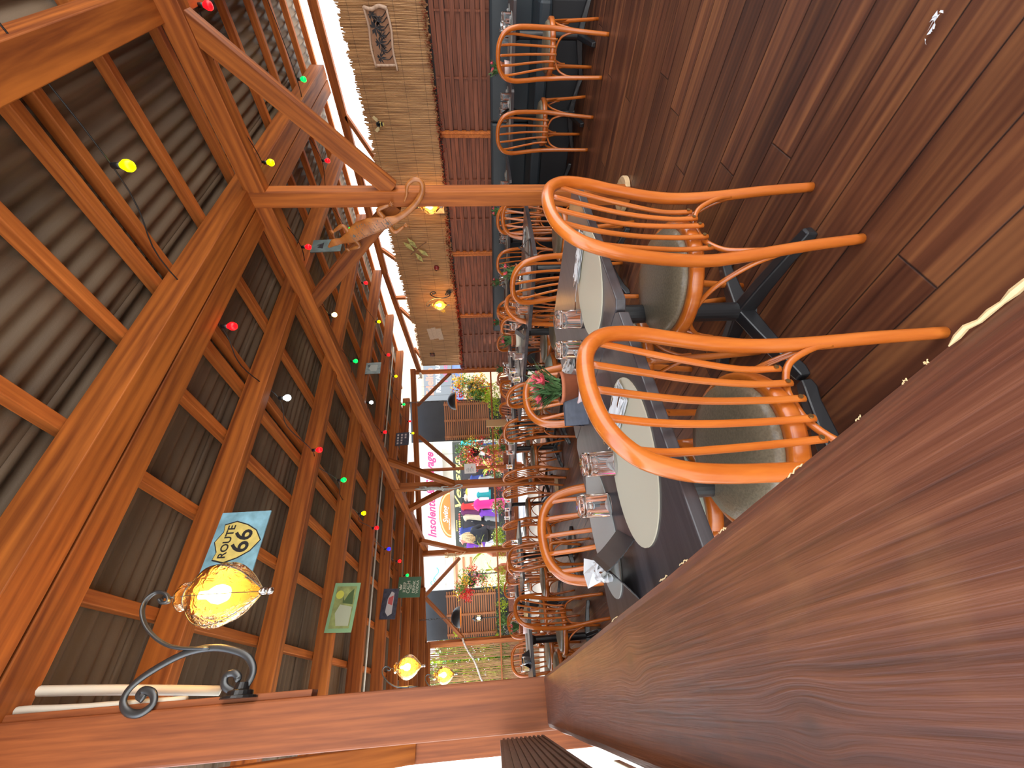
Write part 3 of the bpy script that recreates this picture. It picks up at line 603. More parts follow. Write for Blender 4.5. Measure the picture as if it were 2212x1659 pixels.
def table(x, y, rot, label, kind='A'):
    if not tu[kind]: o = tabA if kind == 'A' else tabB; tu[kind] = True
    else: o = copy_tree(TA if kind == 'A' else TB)
    o.location = (x, y, 0); o.rotation_euler = (0, 0, R(rot)); tag(o, label, 'table', 'dark pedestal tables'); return o
TB_ = [  # x, y, rotation, label, kind, short phrase for what stands on it
 (0.44, 1.03, 0, 'dark pedestal table nearest the rail, with the big cream oval mat', 'A', 'table nearest the rail'),
 (1.14, 1.02, 0, 'dark pedestal table with the carnation pot, joined to the nearest one', 'A', 'table with the carnation pot'),
 (2.66, 1.88, 0, 'dark pedestal table beside the big post, menu cards standing on it', 'A', 'table beside the big post'),
 (2.74, 2.64, 0, 'dark pedestal table with red flowers, one place beyond the table at the post', 'A', 'table with red flowers past the post'),
 (2.80, 3.40, 0, 'dark pedestal table after the one with red flowers', 'A', 'table after the one with red flowers'),
 (4.90, 0.86, 90, 'bench table at the right picture edge', 'B', 'bench table at the right picture edge'),
 (4.90, 1.50, 90, 'bench table set before the second bench chair', 'B', 'bench table before the second bench chair'),
 (4.90, 2.35, 90, 'bench table just past the big post', 'B', 'bench table just past the big post'),
 (4.90, 2.99, 90, 'bench table beyond the pink flowers', 'B', 'bench table beyond the pink flowers'),
 (4.90, 3.68, 90, 'bench table below the scroll wall lamp', 'B', 'bench table below the wall lamp'),
 (4.90, 4.36, 90, 'bench table at the far end of the bench', 'B', 'bench table at the far bench end'),
 (3.75, 4.35, 0, 'dark table with a flower pot in the middle of the room', 'A', 'mid-room table with a flower pot'),
 (3.60, 5.92, 0, 'dark table before the potted plants at the far right', 'A', 'table before the far right plants'),
 (2.98, 4.62, 0, 'dark table on a tall black column beside the edgewise chairs', 'A', 'table beside the edgewise chairs'),
 (3.02, 5.36, 0, 'dark table before the grey lizard post', 'B', 'table before the grey lizard post'),
 (3.05, 6.72, 0, 'dark table just beyond the grey lizard post', 'A', 'table beyond the grey lizard post'),
 (3.00, 7.50, 0, 'farthest dark table of the row behind the lizard post', 'A', 'farthest table of the lizard post row'),
 (1.48, 5.45, 0, 'dark table between the two chairs left of the woman', 'A', 'table left of the woman'),
 (0.52, 5.14, 0, 'dark far left table with a standing menu card', 'A', 'far left table'),
 (1.18, 7.05, 0, 'dark table in the last row before the bamboo screen', 'A', 'last row table'),
]
for x, y, a, l, k, ph in TB_: table(x, y, a, l, k)

def carnation(x, y, label, s=1.0, seed=1, col='pink', potc='pinkpot', big=False):
    rr = random.Random(seed); r_ = empty('potted_carnation', (x, y, 0.75), 0, label, 'potted plant')
    b = MB(); b.lathe([(0.036*s, 0.004), (0.040*s, 0.004), (0.052*s, 0.075*s), (0.056*s, 0.075*s), (0.057*s, 0.088*s), (0.051*s, 0.088*s), (0.049*s, 0.078*s), (0.0, 0.076*s)], 28); p_ = b.build('pot', W['terra'], r_, smooth=True)
    sh = 0.030 if big else 0.046; b = MB(); b.lathe([(0.045*s, 0.0), (0.060*s, 0.0), (0.066*s, sh*s), (0.060*s, (sh+.002)*s), (0.05*s, 0.004), (0, .004)], 28); b.build('saucer', W[potc], r_, smooth=True)
    b = MB(); b.lathe([(0.0, 0.0), (0.05*s, 0.0)], 20, (0, 0, 0.080*s)); b.build('soil', W['soil'], r_)
    b = MB(); n = 330 if big else 60
    for i in range(n):
        a = rr.uniform(0, 6.28); l_ = rr.uniform(.05, .125)*s; sp = rr.uniform(.1, 1.0); base = Vector((rr.uniform(-.025, .025)*s, rr.uniform(-.025, .025)*s, .08*s+rr.uniform(0, .03)*s)); d = Vector((math.cos(a)*sp, math.sin(a)*sp, 1)).normalized(); dr = Vector((math.cos(a), math.sin(a), -0.6)); w_ = 0.0028*s*(1 if big else 2.0)
        sdv = d.cross(Vector((0, 0, 1))).normalized(); pts = [base+d*l_*t+dr*(0.022*s*t*t) for t in (0, .35, .7, 1)]; ws = (w_, w_*1.5, w_*1.1, 0.0003)
        vs = []
        for p, w2 in zip(pts, ws): vs += [p-sdv*w2, p+sdv*w2]
        b.add(vs, [(j*2, j*2+1, j*2+3, j*2+2) for j in range(3)])
    b.build('foliage', W['leaf'], r_, smooth=True)
    fl = ((.02, .03, .155), (-.035, .02, .150), (.01, -.04, .165), (-.01, -.055, .145), (.045, .0, .14)) if big else ((.02, .03, .15), (-.03, .0, .145), (.01, -.04, .15))
    for (fx, fy, fz) in fl:
        b = MB(); c = Vector((fx, fy, fz))*s; rad = (0.029 if big else 0.026)*s
        for ring_, nn in ((1.0, 11), (.72, 9), (.4, 6)):
            for k in range(nn):
                a = 6.283*k/nn+rr.uniform(-.2, .2); d = Vector((math.cos(a), math.sin(a), 0)); sdv = Vector((-d.y, d.x, 0)); rr_ = rad*ring_*rr.uniform(.85, 1.1); up_ = Vector((0, 0, (1.15-ring_)*rad*1.1+.3*rad*rr.random()))
                b.add([c, c+d*rr_*.7+sdv*rr_*.33+up_*.8, c+d*rr_+sdv*rr_*.15+up_+Vector((0, 0, rr.uniform(-.15, .15)*rad)), c+d*rr_-sdv*rr_*.18+up_, c+d*rr_*.7-sdv*rr_*.33+up_*.8], [(0, 1, 2, 3, 4)])
        b.tube([c*0.35+Vector((0, 0, .05*s)), c], 0.0015*s, 5); f = b.build('bloom', W[col], r_)
    return r_
def tumbler_mesh():
    b = MB(); b.lathe([(0.0335, 0.0), (0.0345, 0.0005), (0.0345, 0.002), (0.0335, 0.05), (0.0325, 0.088), (0.029, 0.092), (0.0, 0.092)], 28, cap=False)
    b.lathe([(0.0, 0.074), (0.026, 0.075), (0.0305, 0.068), (0.0318, 0.002), (0.0335, 0.0)], 28, cap=False); return b
b = tumbler_mesh(); tum = b.build('tumbler', W['glass'], smooth=True); TUM = [tum, False]
def tumbler(x, y, label, z=0.7505):
    o = TUM[0] if not TUM[1] else TUM[0].copy()
    if TUM[1]: COL.objects.link(o)
    TUM[1] = True; o.location = (x, y, z); o.rotation_euler = (0, 0, random.random()); tag(o, label, 'glass', 'upturned tumblers on the tables')
def oval(name, cx, cy, a, bb, rot, mat, label, z=0.7503, pw=1.0):
    b = MB(); N = 48; ps = []
    for i in range(N):
        t = 2*math.pi*i/N; x = a*math.copysign(abs(math.cos(t))**pw, math.cos(t)); y = bb*math.copysign(abs(math.sin(t))**pw, math.sin(t)); q = R(rot); ps.append((cx+x*math.cos(q)-y*math.sin(q), cy+x*math.sin(q)+y*math.cos(q)))
    b.prism(ps, z, z+0.003); tag(b.build(name, mat), label, 'placemat', 'oval placemats')
oval('placemat', 0.448, 0.868, 0.205, 0.148, -18, W['cream'], 'cream oval placemat in front of the nearest chair')
oval('placemat', 1.055, 0.80, 0.19, 0.135, -14, W['cream'], 'cream oval placemat behind the spindles of the second near chair')
oval('placemat', 0.42, 1.255, 0.215, 0.125, 8, W['greymat'], 'grey oval placemat in front of the sage green seat, across the near table')
for x, y, l in ((0.50, 0.995, 'clear upturned tumbler at the rim of the nearest cream mat'), (0.437, 1.135, 'clear upturned tumbler at the rim of the grey mat'), (1.06, 0.965, 'clear upturned tumbler beside the second cream mat, nearer the big post'), (0.985, 1.045, 'clear upturned tumbler nearest the carnation pot, reflecting pink')): tumbler(x, y, l)
carnation(0.868, 1.115, 'pink carnation in a terracotta pot on the near table', 1.0, 11, 'pink', 'pinkpot', True)
def slab(name, c, sz, rz_, tilt, mat, label, cat, bend=False):
    b = MB(); b.box((0, 0, 0), sz); return tag(b.build(name, mat, mw=Matrix.Translation(c) @ Matrix.Rotation(R(rz_), 4, 'Z') @ Matrix.Rotation(R(tilt), 4, 'X'), bevel=0.0015), label, cat)
def tent(name, x, y, rz_, w_, h_, a, label, mat, z=0.7505):     # folded card standing like a roof
    b = MB(); t = 0.002; s_ = math.sin(R(a))*h_; c = math.cos(R(a))*h_
    for sg in (-1, 1):
        n_ = 6
        for j in range(n_):
            u0, u1 = j/n_, (j+1)/n_; f = lambda u: (sg*s_*(u**1.25), c*(1-u))
            (y0, z0), (y1, z1) = f(u0), f(u1)
            b.add([(-w_/2, y0, z0), (w_/2, y0, z0), (w_/2, y1, z1), (-w_/2, y1, z1), (-w_/2, y0-sg*t, z0-t), (w_/2, y0-sg*t, z0-t), (w_/2, y1-sg*t, z1), (-w_/2, y1-sg*t, z1)], [(0, 1, 2, 3), (7, 6, 5, 4), (0, 3, 7, 4), (1, 5, 6, 2), (0, 4, 5, 1), (3, 2, 6, 7)])
    return tag(b.build(name, mat, mw=Matrix.Translation((x, y, z)) @ Matrix.Rotation(R(rz_), 4, 'Z')), label, 'menu card')
tent('slate_menu_card', 0.795, 1.155, -28, 0.11, 0.085, 24, 'small dark slate card standing beside the pink carnation pot', W['slatecard'])
tent('menu_card', 0.262, 1.085, 62, 0.135, 0.105, 42, 'large folded black card standing beside the napkin at the rail', W['card'])
def napkin(x, y, rz_, label, l_=0.20, w_=0.075, z=0.7535, seed=1, crumple=0.006):
    rr = random.Random(seed); r_ = empty('folded_napkin', (x, y, z), R(rz_), label, 'napkin')
    b = MB(); n, m_ = 16, 8
    for layer in range(3):
        k0 = layer*0.0022; vs = []
        for i in range(n+1):
            for j in range(m_+1):
                u, v = i/n-.5, j/m_-.5; vs.append((u*l_*(1-.05*layer), v*w_*(1-0.12*layer)*(1-.25*max(0, u)), 0.002+k0+crumple*(0.5+0.5*noise.noise(Vector((u*5+seed, v*4, layer))))*(1+0.6*layer)))
        b.add(vs, [(i*(m_+1)+j, (i+1)*(m_+1)+j, (i+1)*(m_+1)+j+1, i*(m_+1)+j+1) for i in range(n) for j in range(m_)])
    b.build('napkin_paper', W['white'], r_, smooth=True)
    return r_
def fork(x, y, rz_, label, z=0.765):
    r_ = empty('fork', (x, y, z), R(rz_), label, 'cutlery')
    b = MB(); b.tube(smoothpts([(-.10, 0, 0), (-.03, 0, .001), (.03, 0, .004), (.05, 0, .002)], 4), [.0045, .0045, .0042, .004, .0035, .003, .0028, .0026, .0024, .0024, .003, .004, .006][:13], 6, flat=.4); b.build('handle', W['steel'], r_, smooth=True)
    for k in range(4):
        b = MB(); yy = (k-1.5)*0.0048; b.tube([(.05, yy*.8, .002), (.072, yy, .001), (.092, yy, .004)], .0013, 5); b.build('tine', W['steel'], r_)
def knife(x, y, rz_, label, z=0.765):
    r_ = empty('knife', (x, y, z), R(rz_), label, 'cutlery')
    b = MB(); b.tube([(-.10, 0, 0), (-.02, 0, 0), (-.01, 0, 0)], [.0055, .005, .004], 8, flat=.6); b.build('handle', W['steel'], r_, smooth=True)
    b = MB(); b.prism([(-.012, -.006), (.09, -.007), (.105, 0), (.09, .006), (-.012, .005)], -.001, .001); b.build('blade', W['steel'], r_)
napkin(0.575, 0.86, 100, 'white folded napkin under the fork on the nearest cream mat', 0.17, .08, seed=2); fork(0.590, 0.90, 108, 'steel fork on the napkin of the nearest cream mat'); knife(0.560, 0.875, 104, 'steel knife on the napkin of the nearest cream mat')
napkin(1.19, 0.80, 105, 'white folded napkin on the second cream mat', 0.17, .07, seed=4); fork(1.13, 0.88, 118, 'steel fork leaning across the second cream mat'); knife(1.20, 0.81, 108, 'steel knife on the napkin of the second cream mat')
napkin(1.03, 1.19, 70, 'white napkin behind the pink reflecting tumblers', 0.16, .07, seed=7, crumple=.012); fork(1.02, 1.20, 75, 'steel fork on the napkin behind the tumblers', .775); knife(1.05, 1.18, 72, 'steel knife on the napkin behind the tumblers', .775)
np_ = napkin(0.292, 1.275, 80, 'white knotted napkin roll with cutlery on the grey mat', 0.15, .07, seed=9, crumple=.02)
b = MB(); b.add([(0, -.03, 0.0), (.06, -.045, .03), (.075, 0, .035), (.06, .045, .03), (0, .03, 0), (.0, 0, .02)], [(0, 1, 2, 5), (5, 2, 3, 4)]); o = b.build('napkin_flare', W['white'], np_); o.location = (.07, 0, .012)
o.modifiers.new('t', 'SOLIDIFY').thickness = .002
b = MB(); b.tube(smoothpts([(-.02, -.03, .022), (.0, -.01, .035), (.0, .01, .035), (-.02, .03, .022)], 5), .008, 8, flat=.3); b.build('napkin_twist', W['white'], np_, smooth=True)
b = MB(); b.tube([(-.05, .012, .028), (.03, .0, .034)], .004, 8); b.build('cutlery_handle', W['steel'], np_, smooth=True)
# place settings of the other tables
rs = random.Random(21)
def shaker(x, y, label):
    r_ = empty('salt_shaker', (x, y, .7505), 0, label, 'shaker'); b = MB(); b.lathe([(.02, 0), (.022, .01), (.018, .06), (0, .06)], 14); b.build('jar', W['glass'], r_, smooth=True)
    b = MB(); b.lathe([(.016, .002), (.018, .012), (.015, .045), (0, .046)], 12); b.build('salt', W['white'], r_, smooth=True)
    b = MB(); b.lathe([(.0185, .06), (.019, .075), (.012, .083), (0, .084)], 14); b.build('cap', W['steel'], r_, smooth=True)
for i, (x, y, a, l, k, ph) in enumerate(TB_):
    if i < 2: continue
    near = i in (2, 3)
    wall = 5 <= i <= 10
    if i in (2, 3, 5, 7, 9, 10, 11, 12, 14, 18):
        off = {2: (-.10, -.05), 3: (-.03, .07), 5: (.0, .26), 7: (0, .24), 18: (.12, -.1)}.get(i, (rs.uniform(-.1, .1), rs.uniform(-.12, .12)))
        carnation(x+off[0], y+off[1], '%s carnation in a small pot on the %s' % ('red' if i in (3, 10, 12) else 'pink', ph), 1.05, 30+i, 'red' if i in (10, 12) else 'pink', 'cremepot' if i in (3, 9) else 'pinkpot')
    if wall: pos = [(-.10, -.16), (-.10, -.08), (.16, .02), (.16, .10)]
    else: pos = [(-.22, .12), (-.20, -.24), (.2, .12), (.18, -.18)]
    if i == 2: pos = [(-.26, -.17), (-.20, .12), (.16, .2), (-.24, .22)]
    nm = ['nearer the room', 'beside the first one', 'on the far half', 'at the far corner']
    for q, (dx, dy) in enumerate(pos[:4 if i < 11 else 3]):
        dx += rs.uniform(-.02, .02); dy += rs.uniform(-.02, .02); tumbler(x+dx, y+dy, 'clear upturned tumbler %s on the %s' % (nm[q], ph))
    for q, sg in enumerate((-1, 1)):
        oval('placemat', x+sg*.0 if not wall else x+sg*.17, y+sg*.2 if not wall else y, .19 if not wall else .12, .125 if not wall else .19, 0, W['greymat'], 'grey oval placemat on the %s, %s side' % (ph, ('near' if sg < 0 else 'far') if not wall else ('room' if sg < 0 else 'wall')))
        nx, ny = (x+sg*.0+.12, y+sg*.2) if not wall else (x+sg*.17, y-.13)
        napkin(nx, ny, 95 if not wall else 5, 'white napkin on the %s, %s side' % (ph, ('near' if sg < 0 else 'far') if not wall else ('room' if sg < 0 else 'wall')), .15, .06, seed=50+i*2+q)
    if i in (2, 3, 6, 8, 9, 12, 13, 16, 17, 18):
        tx, ty = {2: (-.12, -.27), 3: (-.22, -.22), 18: (-.18, -.15)}.get(i, (-.05, .0))
        tent('menu_card', x+tx, y+ty, 60 if i % 2 else 35, .12, .10, 38, 'folded dark menu card standing on the %s' % ph, W['card'])
    if i in (2, 5, 9, 11, 13): shaker(x+(-.24 if i == 2 else .05), y+(-.10 if i == 2 else -.04), 'glass salt shaker on the %s' % ph)

# ================================================================== LAMPS AND LIGHT STRINGS
def amber_glass():
    m_, t, p = new('amber_wrinkled_glass'); N = t.nodes.new; L = t.links.new; t.nodes.remove(p); out = t.nodes['Material Output']
    tr = N('ShaderNodeBsdfTransparent'); gl = N('ShaderNodeBsdfGlossy'); gl.inputs['Roughness'].default_value = 0.05; gl.inputs[0].default_value = (1, .85, .6, 1)
    g = N('ShaderNodeTexCoord'); n_ = N('ShaderNodeTexNoise'); n_.inputs['Scale'].default_value = 28; n_.inputs['Detail'].default_value = 3; n_.inputs['Distortion'].default_value = 1.5; L(g.outputs['Object'], n_.inputs[0])
    rm = N('ShaderNodeValToRGB'); rm.color_ramp.elements[0].position = .35; rm.color_ramp.elements[1].position = .62; rm.color_ramp.elements[0].color = (.95, .62, .26, 1); rm.color_ramp.elements[1].color = (1, .82, .55, 1); L(n_.outputs['Fac'], rm.inputs[0]); L(rm.outputs[0], tr.inputs[0])
    b_ = N('ShaderNodeBump'); b_.inputs['Strength'].default_value = 1.0; b_.inputs['Distance'].default_value = .01; L(n_.outputs['Fac'], b_.inputs['Height']); L(b_.outputs[0], gl.inputs['Normal'])
    df = N('ShaderNodeBsdfTranslucent'); df.inputs[0].default_value = (1, .55, .12, 1); L(b_.outputs[0], df.inputs['Normal'])
    lw = N('ShaderNodeLayerWeight'); lw.inputs[0].default_value = .22; L(b_.outputs[0], lw.inputs['Normal'])
    m1 = N('ShaderNodeMixShader'); m1.inputs[0].default_value = .32; L(tr.outputs[0], m1.inputs[1]); L(df.outputs[0], m1.inputs[2])
    m2 = N('ShaderNodeMixShader'); L(lw.outputs['Fresnel'], m2.inputs[0]); L(m1.outputs[0], m2.inputs[1]); L(gl.outputs[0], m2.inputs[2]); L(m2.outputs[0], out.inputs[0]); return m_
AMB = amber_glass(); BULB = plain('lit_bulb', (1.0, .72, .30), emit=28)
LY = 1.5; BASE = Vector((0.066, LY, 1.845))
def lp(pts): return [ony(x, y, LY)-BASE for x, y in pts]
def make_sconce():
    r_ = empty('scroll_wall_lamp', (0, 0, 0))
    b = MB(); fl = dict(seg=8, flat=1.9)
    b.tube(smoothpts(lp([(509,1471),(515,1464),(505,1454),(488,1460),(485,1481),(503,1494),(523,1492),(546,1455),(540,1425),(515,1408),(464,1399),(402,1411),(337,1444),(286,1481),(266,1514),(276,1538),(303,1541),(330,1521),(330,1498),(310,1491),(300,1501),(311,1510)]), 5), .0055, **fl)
    b.tube(smoothpts(lp([(455,1401),(387,1400),(347,1386),(317,1356),(307,1322),(317,1295),(340,1279),(360,1285),(364,1299),(350,1302),(344,1295)]), 5), .0055, **fl)
    b.tube(lp([(352,1290), (383, 1291)]), .003, 6); b.build('scroll_arm', W['iron'], r_, smooth=True)
    b = MB(); c = lp([(515, 1512)])[0]; b.lathe([(0.0, .040), (.018, .038), (.022, .022), (.034, .018), (.036, .008), (.048, .006), (.050, 0.0), (0, 0)], 20)
    b.build('wall_rose', W['black'], r_, mw=Matrix.Translation((0.0, 0, c.z)) @ Matrix.Rotation(R(90), 4, 'Y'))
    t0, t1, t2, t3, t4 = [v for v in lp([(383, 1291), (410, 1290), (466, 1284), (562, 1281), (590, 1278)])]
    cx = t2.x; z0, z1, z2, z3, z4 = t0.z, t1.z, t2.z, t3.z, t4.z; h = z1-z3
    prof = [(0.0, z0-.002), (.032, z0-.008), (.044, z0-.022), (.038, z1+.004), (.034, z1-.002), (.060, z1-h*.10), (.088, z1-h*.25), (.098, z1-h*.42), (.090, z1-h*.60), (.066, z1-h*.77), (.034, z1-h*.91), (.012, z3)]
    pp = smoothpts([Vector((a, 0, c_)) for a, c_ in prof], 3); b = MB(); N = 32; vs = []
    for q in pp:
        for k in range(N): 
            a = 2*math.pi*k/N; rr = max(0, q.x)*(1+.035*math.cos(8*a)); vs.append((cx+rr*math.cos(a), rr*math.sin(a), q.z))
    b.add(vs, [(i*N+k, i*N+(k+1) % N, (i+1)*N+(k+1) % N, (i+1)*N+k) for i in range(len(pp)-1) for k in range(N)]); b.build('glass_globe', AMB, r_, smooth=True)
    b = MB()
    for k in range(6):
        a = 2*math.pi*(k+.3)/6; b.tube([(cx+(max(q.x, 0)+.0025)*math.cos(a), (max(q.x, 0)+.0025)*math.sin(a), q.z) for q in pp[9:]], .0013, 5)
    b.tube([(cx+.036*math.cos(2*math.pi*k/20), .036*math.sin(2*math.pi*k/20), z1) for k in range(20)], .002, 5, closed=True); b.build('wire_cage', W['iron'], r_)
    b = MB(); b.lathe([(0, z3+.004), (.011, z3), (.011, z3-.018), (0, z3-.018)], 14, (cx, 0, 0)); b.lathe([(0, z3-.016), (.012, z3-.026), (.010, z3-.038), (0, z3-.042)], 12, (cx, 0, 0)); b.build('finial', W['steel'], r_, smooth=True)
    b = MB(); zc = z2+.005; b.lathe([(0, .05), (.012, .045), (.013, .02), (.026, .0), (.030, -.02), (.022, -.042), (0, -.05)], 16, (cx, 0, zc)); b.build('bulb', BULB, r_, smooth=True)
    return r_, Vector((cx, 0, zc))
sc, SCC = make_sconce(); bpy.context.view_layer.update(); TSc = tree(sc)
def sconce(loc, rz_, label, first=False, pw=9):
    o = sc if first else copy_tree(TSc); o.location = loc; o.rotation_euler = (0, 0, R(rz_)); tag(o, label, 'wall lamp', 'scroll wall lamps with amber globes')
    l = bpy.data.lights.new('lamp_glow', 'POINT'); l.energy = pw; l.color = (1, .62, .25); l.shadow_soft_size = .03
    q = bpy.data.objects.new('lamp_glow', l); COL.objects.link(q); q.location = Vector(loc)+Matrix.Rotation(R(rz_), 3, 'Z') @ SCC; return o
sconce(BASE, 0, 'large scroll wall lamp with amber globe on the thick left post', True, 7)
sconce((0.05, 4.66, 1.78), 0, 'scroll wall lamp with amber globe on the left, second from the camera', pw=9)
sconce((0.05, 6.24, 1.60), 0, 'scroll wall lamp with amber globe on the left, before the bamboo screen', pw=9)
sconce((WX-0.05, 4.55, 1.69), 168, 'scroll wall lamp with amber globe on the reed wall', pw=14)
sconce((WX-0.05, 2.82, 1.62), 176, 'scroll wall lamp on the reed wall, mostly behind the big post', pw=14)

EM = {k: plain('lit_%s_bulb' % k, c, rough=.3, emit=e) for k, c, e in (('red', (1, .002, .004), 2.2), ('green', (.0, .75, .05), 1.6), ('yellow', (.75, .80, .0), 1.8), ('blue', (.01, .01, .9), 1.6), ('amber', (1, .6, .15), 8), ('clear', (.8, .95, 1.0), 2.0))}
def string_light(x, blist, label, zoff=2.745):
    r_ = empty('string_light', (x, blist[0][0], 2.6), 0, label, 'string lights', 'coloured light strings under the roof')
    pts = []; y = -1.3; z = rz(x, zoff)
    ys = sorted([q[0] for q in blist]); P = [Vector((x, -1.3, z))]
    for i, yb in enumerate(ys):
        prev = ys[i-1] if i else -1.3
        P += [Vector((x+.01, (prev+yb)/2, z-.01)), Vector((x+.02*(-1)**i, yb, z-.09))]
    P.append(Vector((x, ys[-1]+.5, z)))
    b = MB(); b.tube(smoothpts(P, 6), .0035, 6); b.build('cable', W['black'], r_, mw=ID4, smooth=True)
    for i, (yb, c) in enumerate(sorted(blist)):
        p = Vector((x+.02*(-1)**ys.index(yb), yb, z-.09)); s_ = 1.0
        b = MB(); b.lathe([(0, .004), (.010, .002), (.014, -.006), (.0235, -.022), (.024, -.034), (.017, -.047), (0, -.052)], 16, p+Vector((0, 0, -.032))); q = b.build('bulb', EM[c], r_, mw=ID4, smooth=True)
        b = MB(); b.lathe([(0, .004), (.0125, 0), (.0135, -.02), (.012, -.038), (0, -.04)], 12, p); b.build('socket', W['black'], q, mw=PM(q).inverted() @ PM(q), smooth=True)
    return r_
_b = MB.build
string_light(1.82, [(.76, 'yellow'), (1.62, 'red'), (2.36, 'clear'), (3.05, 'red'), (3.72, 'green'), (4.5, 'yellow'), (5.1, 'red'), (5.84, 'blue'), (6.6, 'red'), (7.3, 'green')], 'coloured light string nearest the left posts, with the big yellow bulb')
string_light(3.24, [(.47, 'red'), (1.31, 'yellow'), (2.03, 'red'), (2.78, 'amber'), (3.53, 'green'), (4.3, 'clear'), (5.1, 'red')], 'coloured light string just right of the inner posts')
string_light(4.66, [(1.17, 'green'), (1.87, 'red'), (2.68, 'green'), (3.45, 'red'), (4.2, 'yellow'), (4.9, 'red'), (5.5, 'yellow'), (6.3, 'green'), (6.95, 'red'), (7.35, 'yellow')], 'coloured light string nearest the reed wall')
# conduits
b = MB(); b.tube([(-.30, 5.64, 2.56), (1.5, 5.66, 2.66), (3.3, 5.68, 2.76), (5.6, 5.7, 2.88)], .011, 8); tag(b.build('conduit', W['conduit'], smooth=True), 'thin white conduit crossing under the roof between far rafters', 'conduit')
b = MB(); b.tube(smoothpts([(.074, 1.53, 2.02), (.076, 1.53, 2.3), (.074, 1.55, 2.60), (-.05, 1.6, 2.68)], 4), .011, 8); tag(b.build('conduit', W['conduit'], smooth=True), 'white conduit running up the thick left post', 'conduit')
b = MB(); b.tube(smoothpts([(0.10, 1.70, 2.02), (.12, 1.62, 2.3), (.14, 1.55, 2.66), (.16, 1.5, 2.75)], 4), .014, 8); tag(b.build('hose', W['conduit'], smooth=True), 'thick pale hose rising beside the thick left post', 'hose')

# dome pendants near the far edge, hung on chains
def pendant(p, chain_top, label):
    r_ = empty('dome_pendant', p, 0, label, 'pendant lamp', 'black dome pendants')
    R0 = 0.20; outer = [(R0*math.cos(a), R0*math.sin(a)*.95) for a in [math.pi/2*k/12 for k in range(13)]]; outer[-1] = (0, outer[-1][1])
    b = MB(); b.lathe(outer, 36, cap=False); b.build('shade', plain('satin_black', (.02, .02, .022), .35), r_, smooth=True)
    b = MB(); b.lathe([(a*.975, z*.97) for a, z in outer], 36, cap=False); b.build('shade_lining', plain('orange_lining', (.80, .34, .05), .4), r_, smooth=True)
    b = MB(); b.lathe([(0, 0.03), (.03, .05), (.035, .08), (.015, .12), (0, .13)], 14); b.build('bulb', plain('warm_bulb', (1, .75, .4), emit=3), r_, smooth=True)
    b = MB(); z = .19; k = 0
    while z < chain_top-p[2]:
        N = 10; pl = [Vector(((.016*math.cos(a) if k % 2 else 0), (0 if k % 2 else .016*math.cos(a)), z+.034+.034*math.sin(a))) for a in [2*math.pi*i/N for i in range(N)]]; b.tube(pl, .0035, 5, closed=True); z += .056; k += 1
    b.build('chain', W['black'], r_)
q = edge(985, 866, -.35); pendant(q, rz(q.x, 2.86), 'black dome lamp with orange lining on a chain, nearer the reed wall')
q2 = edge(995, 1333, -.9); pendant(q2, rz(q2.x, 2.86), 'black dome lamp with orange lining on a chain, nearer the left')

# ================================================================== SIGNS AND ORNAMENTS
def face(o3, rgt, up): 
    z = rgt.cross(up).normalized(); m_ = Matrix((rgt.normalized(), up.normalized(), z)).transposed().to_4x4(); m_.translation = o3; return m_
def sign(name, ctr, wd, ht, mat, label, rot=0, cat='sign', thick=.008, rgt=Vector((1, 0, 0)), up=Vector((0, 0, 1)), rim=None):
    mw = face(ctr, rgt, up) @ Matrix.Rotation(R(rot), 4, 'Z'); b = MB(); b.box((0, 0, -thick/2), (wd, ht, thick)); o = tag(b.build(name, mat, mw=mw, bevel=.001), label, cat)
    if rim:
        b = MB(); t_ = .012
        for c, s_ in (((0, ht/2-t_/2, .001), (wd, t_, .004)), ((0, -ht/2+t_/2, .001), (wd, t_, .004)), ((wd/2-t_/2, 0, .001), (t_, ht, .004)), ((-wd/2+t_/2, 0, .001), (t_, ht, .004))): b.box(c, s_)
        part(b, 'rim', rim, o)
    return o, mw
def part(b, name, mat, o, smooth=False):
    q = b.build(name, mat, smooth=smooth); q.parent = o; q.matrix_basis = ID4.copy(); return q
def letters(name, body, size, mat, o, mw, x=0, y=0, z=.002, rot=0, **k):
    return text_mesh(name, body, size, mat, mw @ Matrix.Translation((x, y, z)) @ Matrix.Rotation(R(rot), 4, 'Z'), o, extrude=.0008, **k)
def flat(poly, z=.001, t=.001): b = MB(); b.prism(poly, z, z+t); return b
bluesign = plain('sky_blue_print', (.20, .42, .55), .5, var=.35, vscale=14); ysign = plain('yellow_print', (.62, .52, .16), .5, var=.15); ink = plain('black_ink', (.015, .015, .02), .5)
c = (ony(478, 1133, 2.13)+ony(545, 1260, 2.13))/2; c = Vector((0.745, 2.135, 2.405))
o, mw = sign('highway_sign', c, .31, .25, bluesign, 'blue tin sign with yellow highway shield, behind the big amber globe')
sh = [(-.085, .085), (-.05, .078), (0, .105), (.05, .078), (.085, .085), (.10, .03), (.08, -.03), (.05, -.08), (0, -.115), (-.05, -.08), (-.08, -.03), (-.10, .03)]
part(flat([(x*1.07, y*1.05) for x, y in sh]), 'shield_border', ink, o); part(flat(sh, .002), 'shield', ysign, o)
letters('lettering_route', 'ROUTE', .052, ink, o, mw, 0, .045, .0035, bold=.001); letters('lettering_number', '66', .12, ink, o, mw, 0, -.03, .0035, bold=.002)
gsg = plain('mint_print', (.24, .42, .22), .5); olive = plain('olive_print', (.26, .30, .10), .5, var=.4, vscale=12); navy = plain('navy_print', (.035, .035, .06), .5, var=.5, vscale=20); dgreen = plain('dark_green_print', (.045, .13, .07), .5)
def rs_at(ix, iy, y): v = ony(ix, iy, y); return v
c = rs_at(741, 1311, 4.14); o, mw = sign('tin_picture', c, .40, .235, gsg, 'green framed tin picture hanging under a rafter left of the lights', -3)
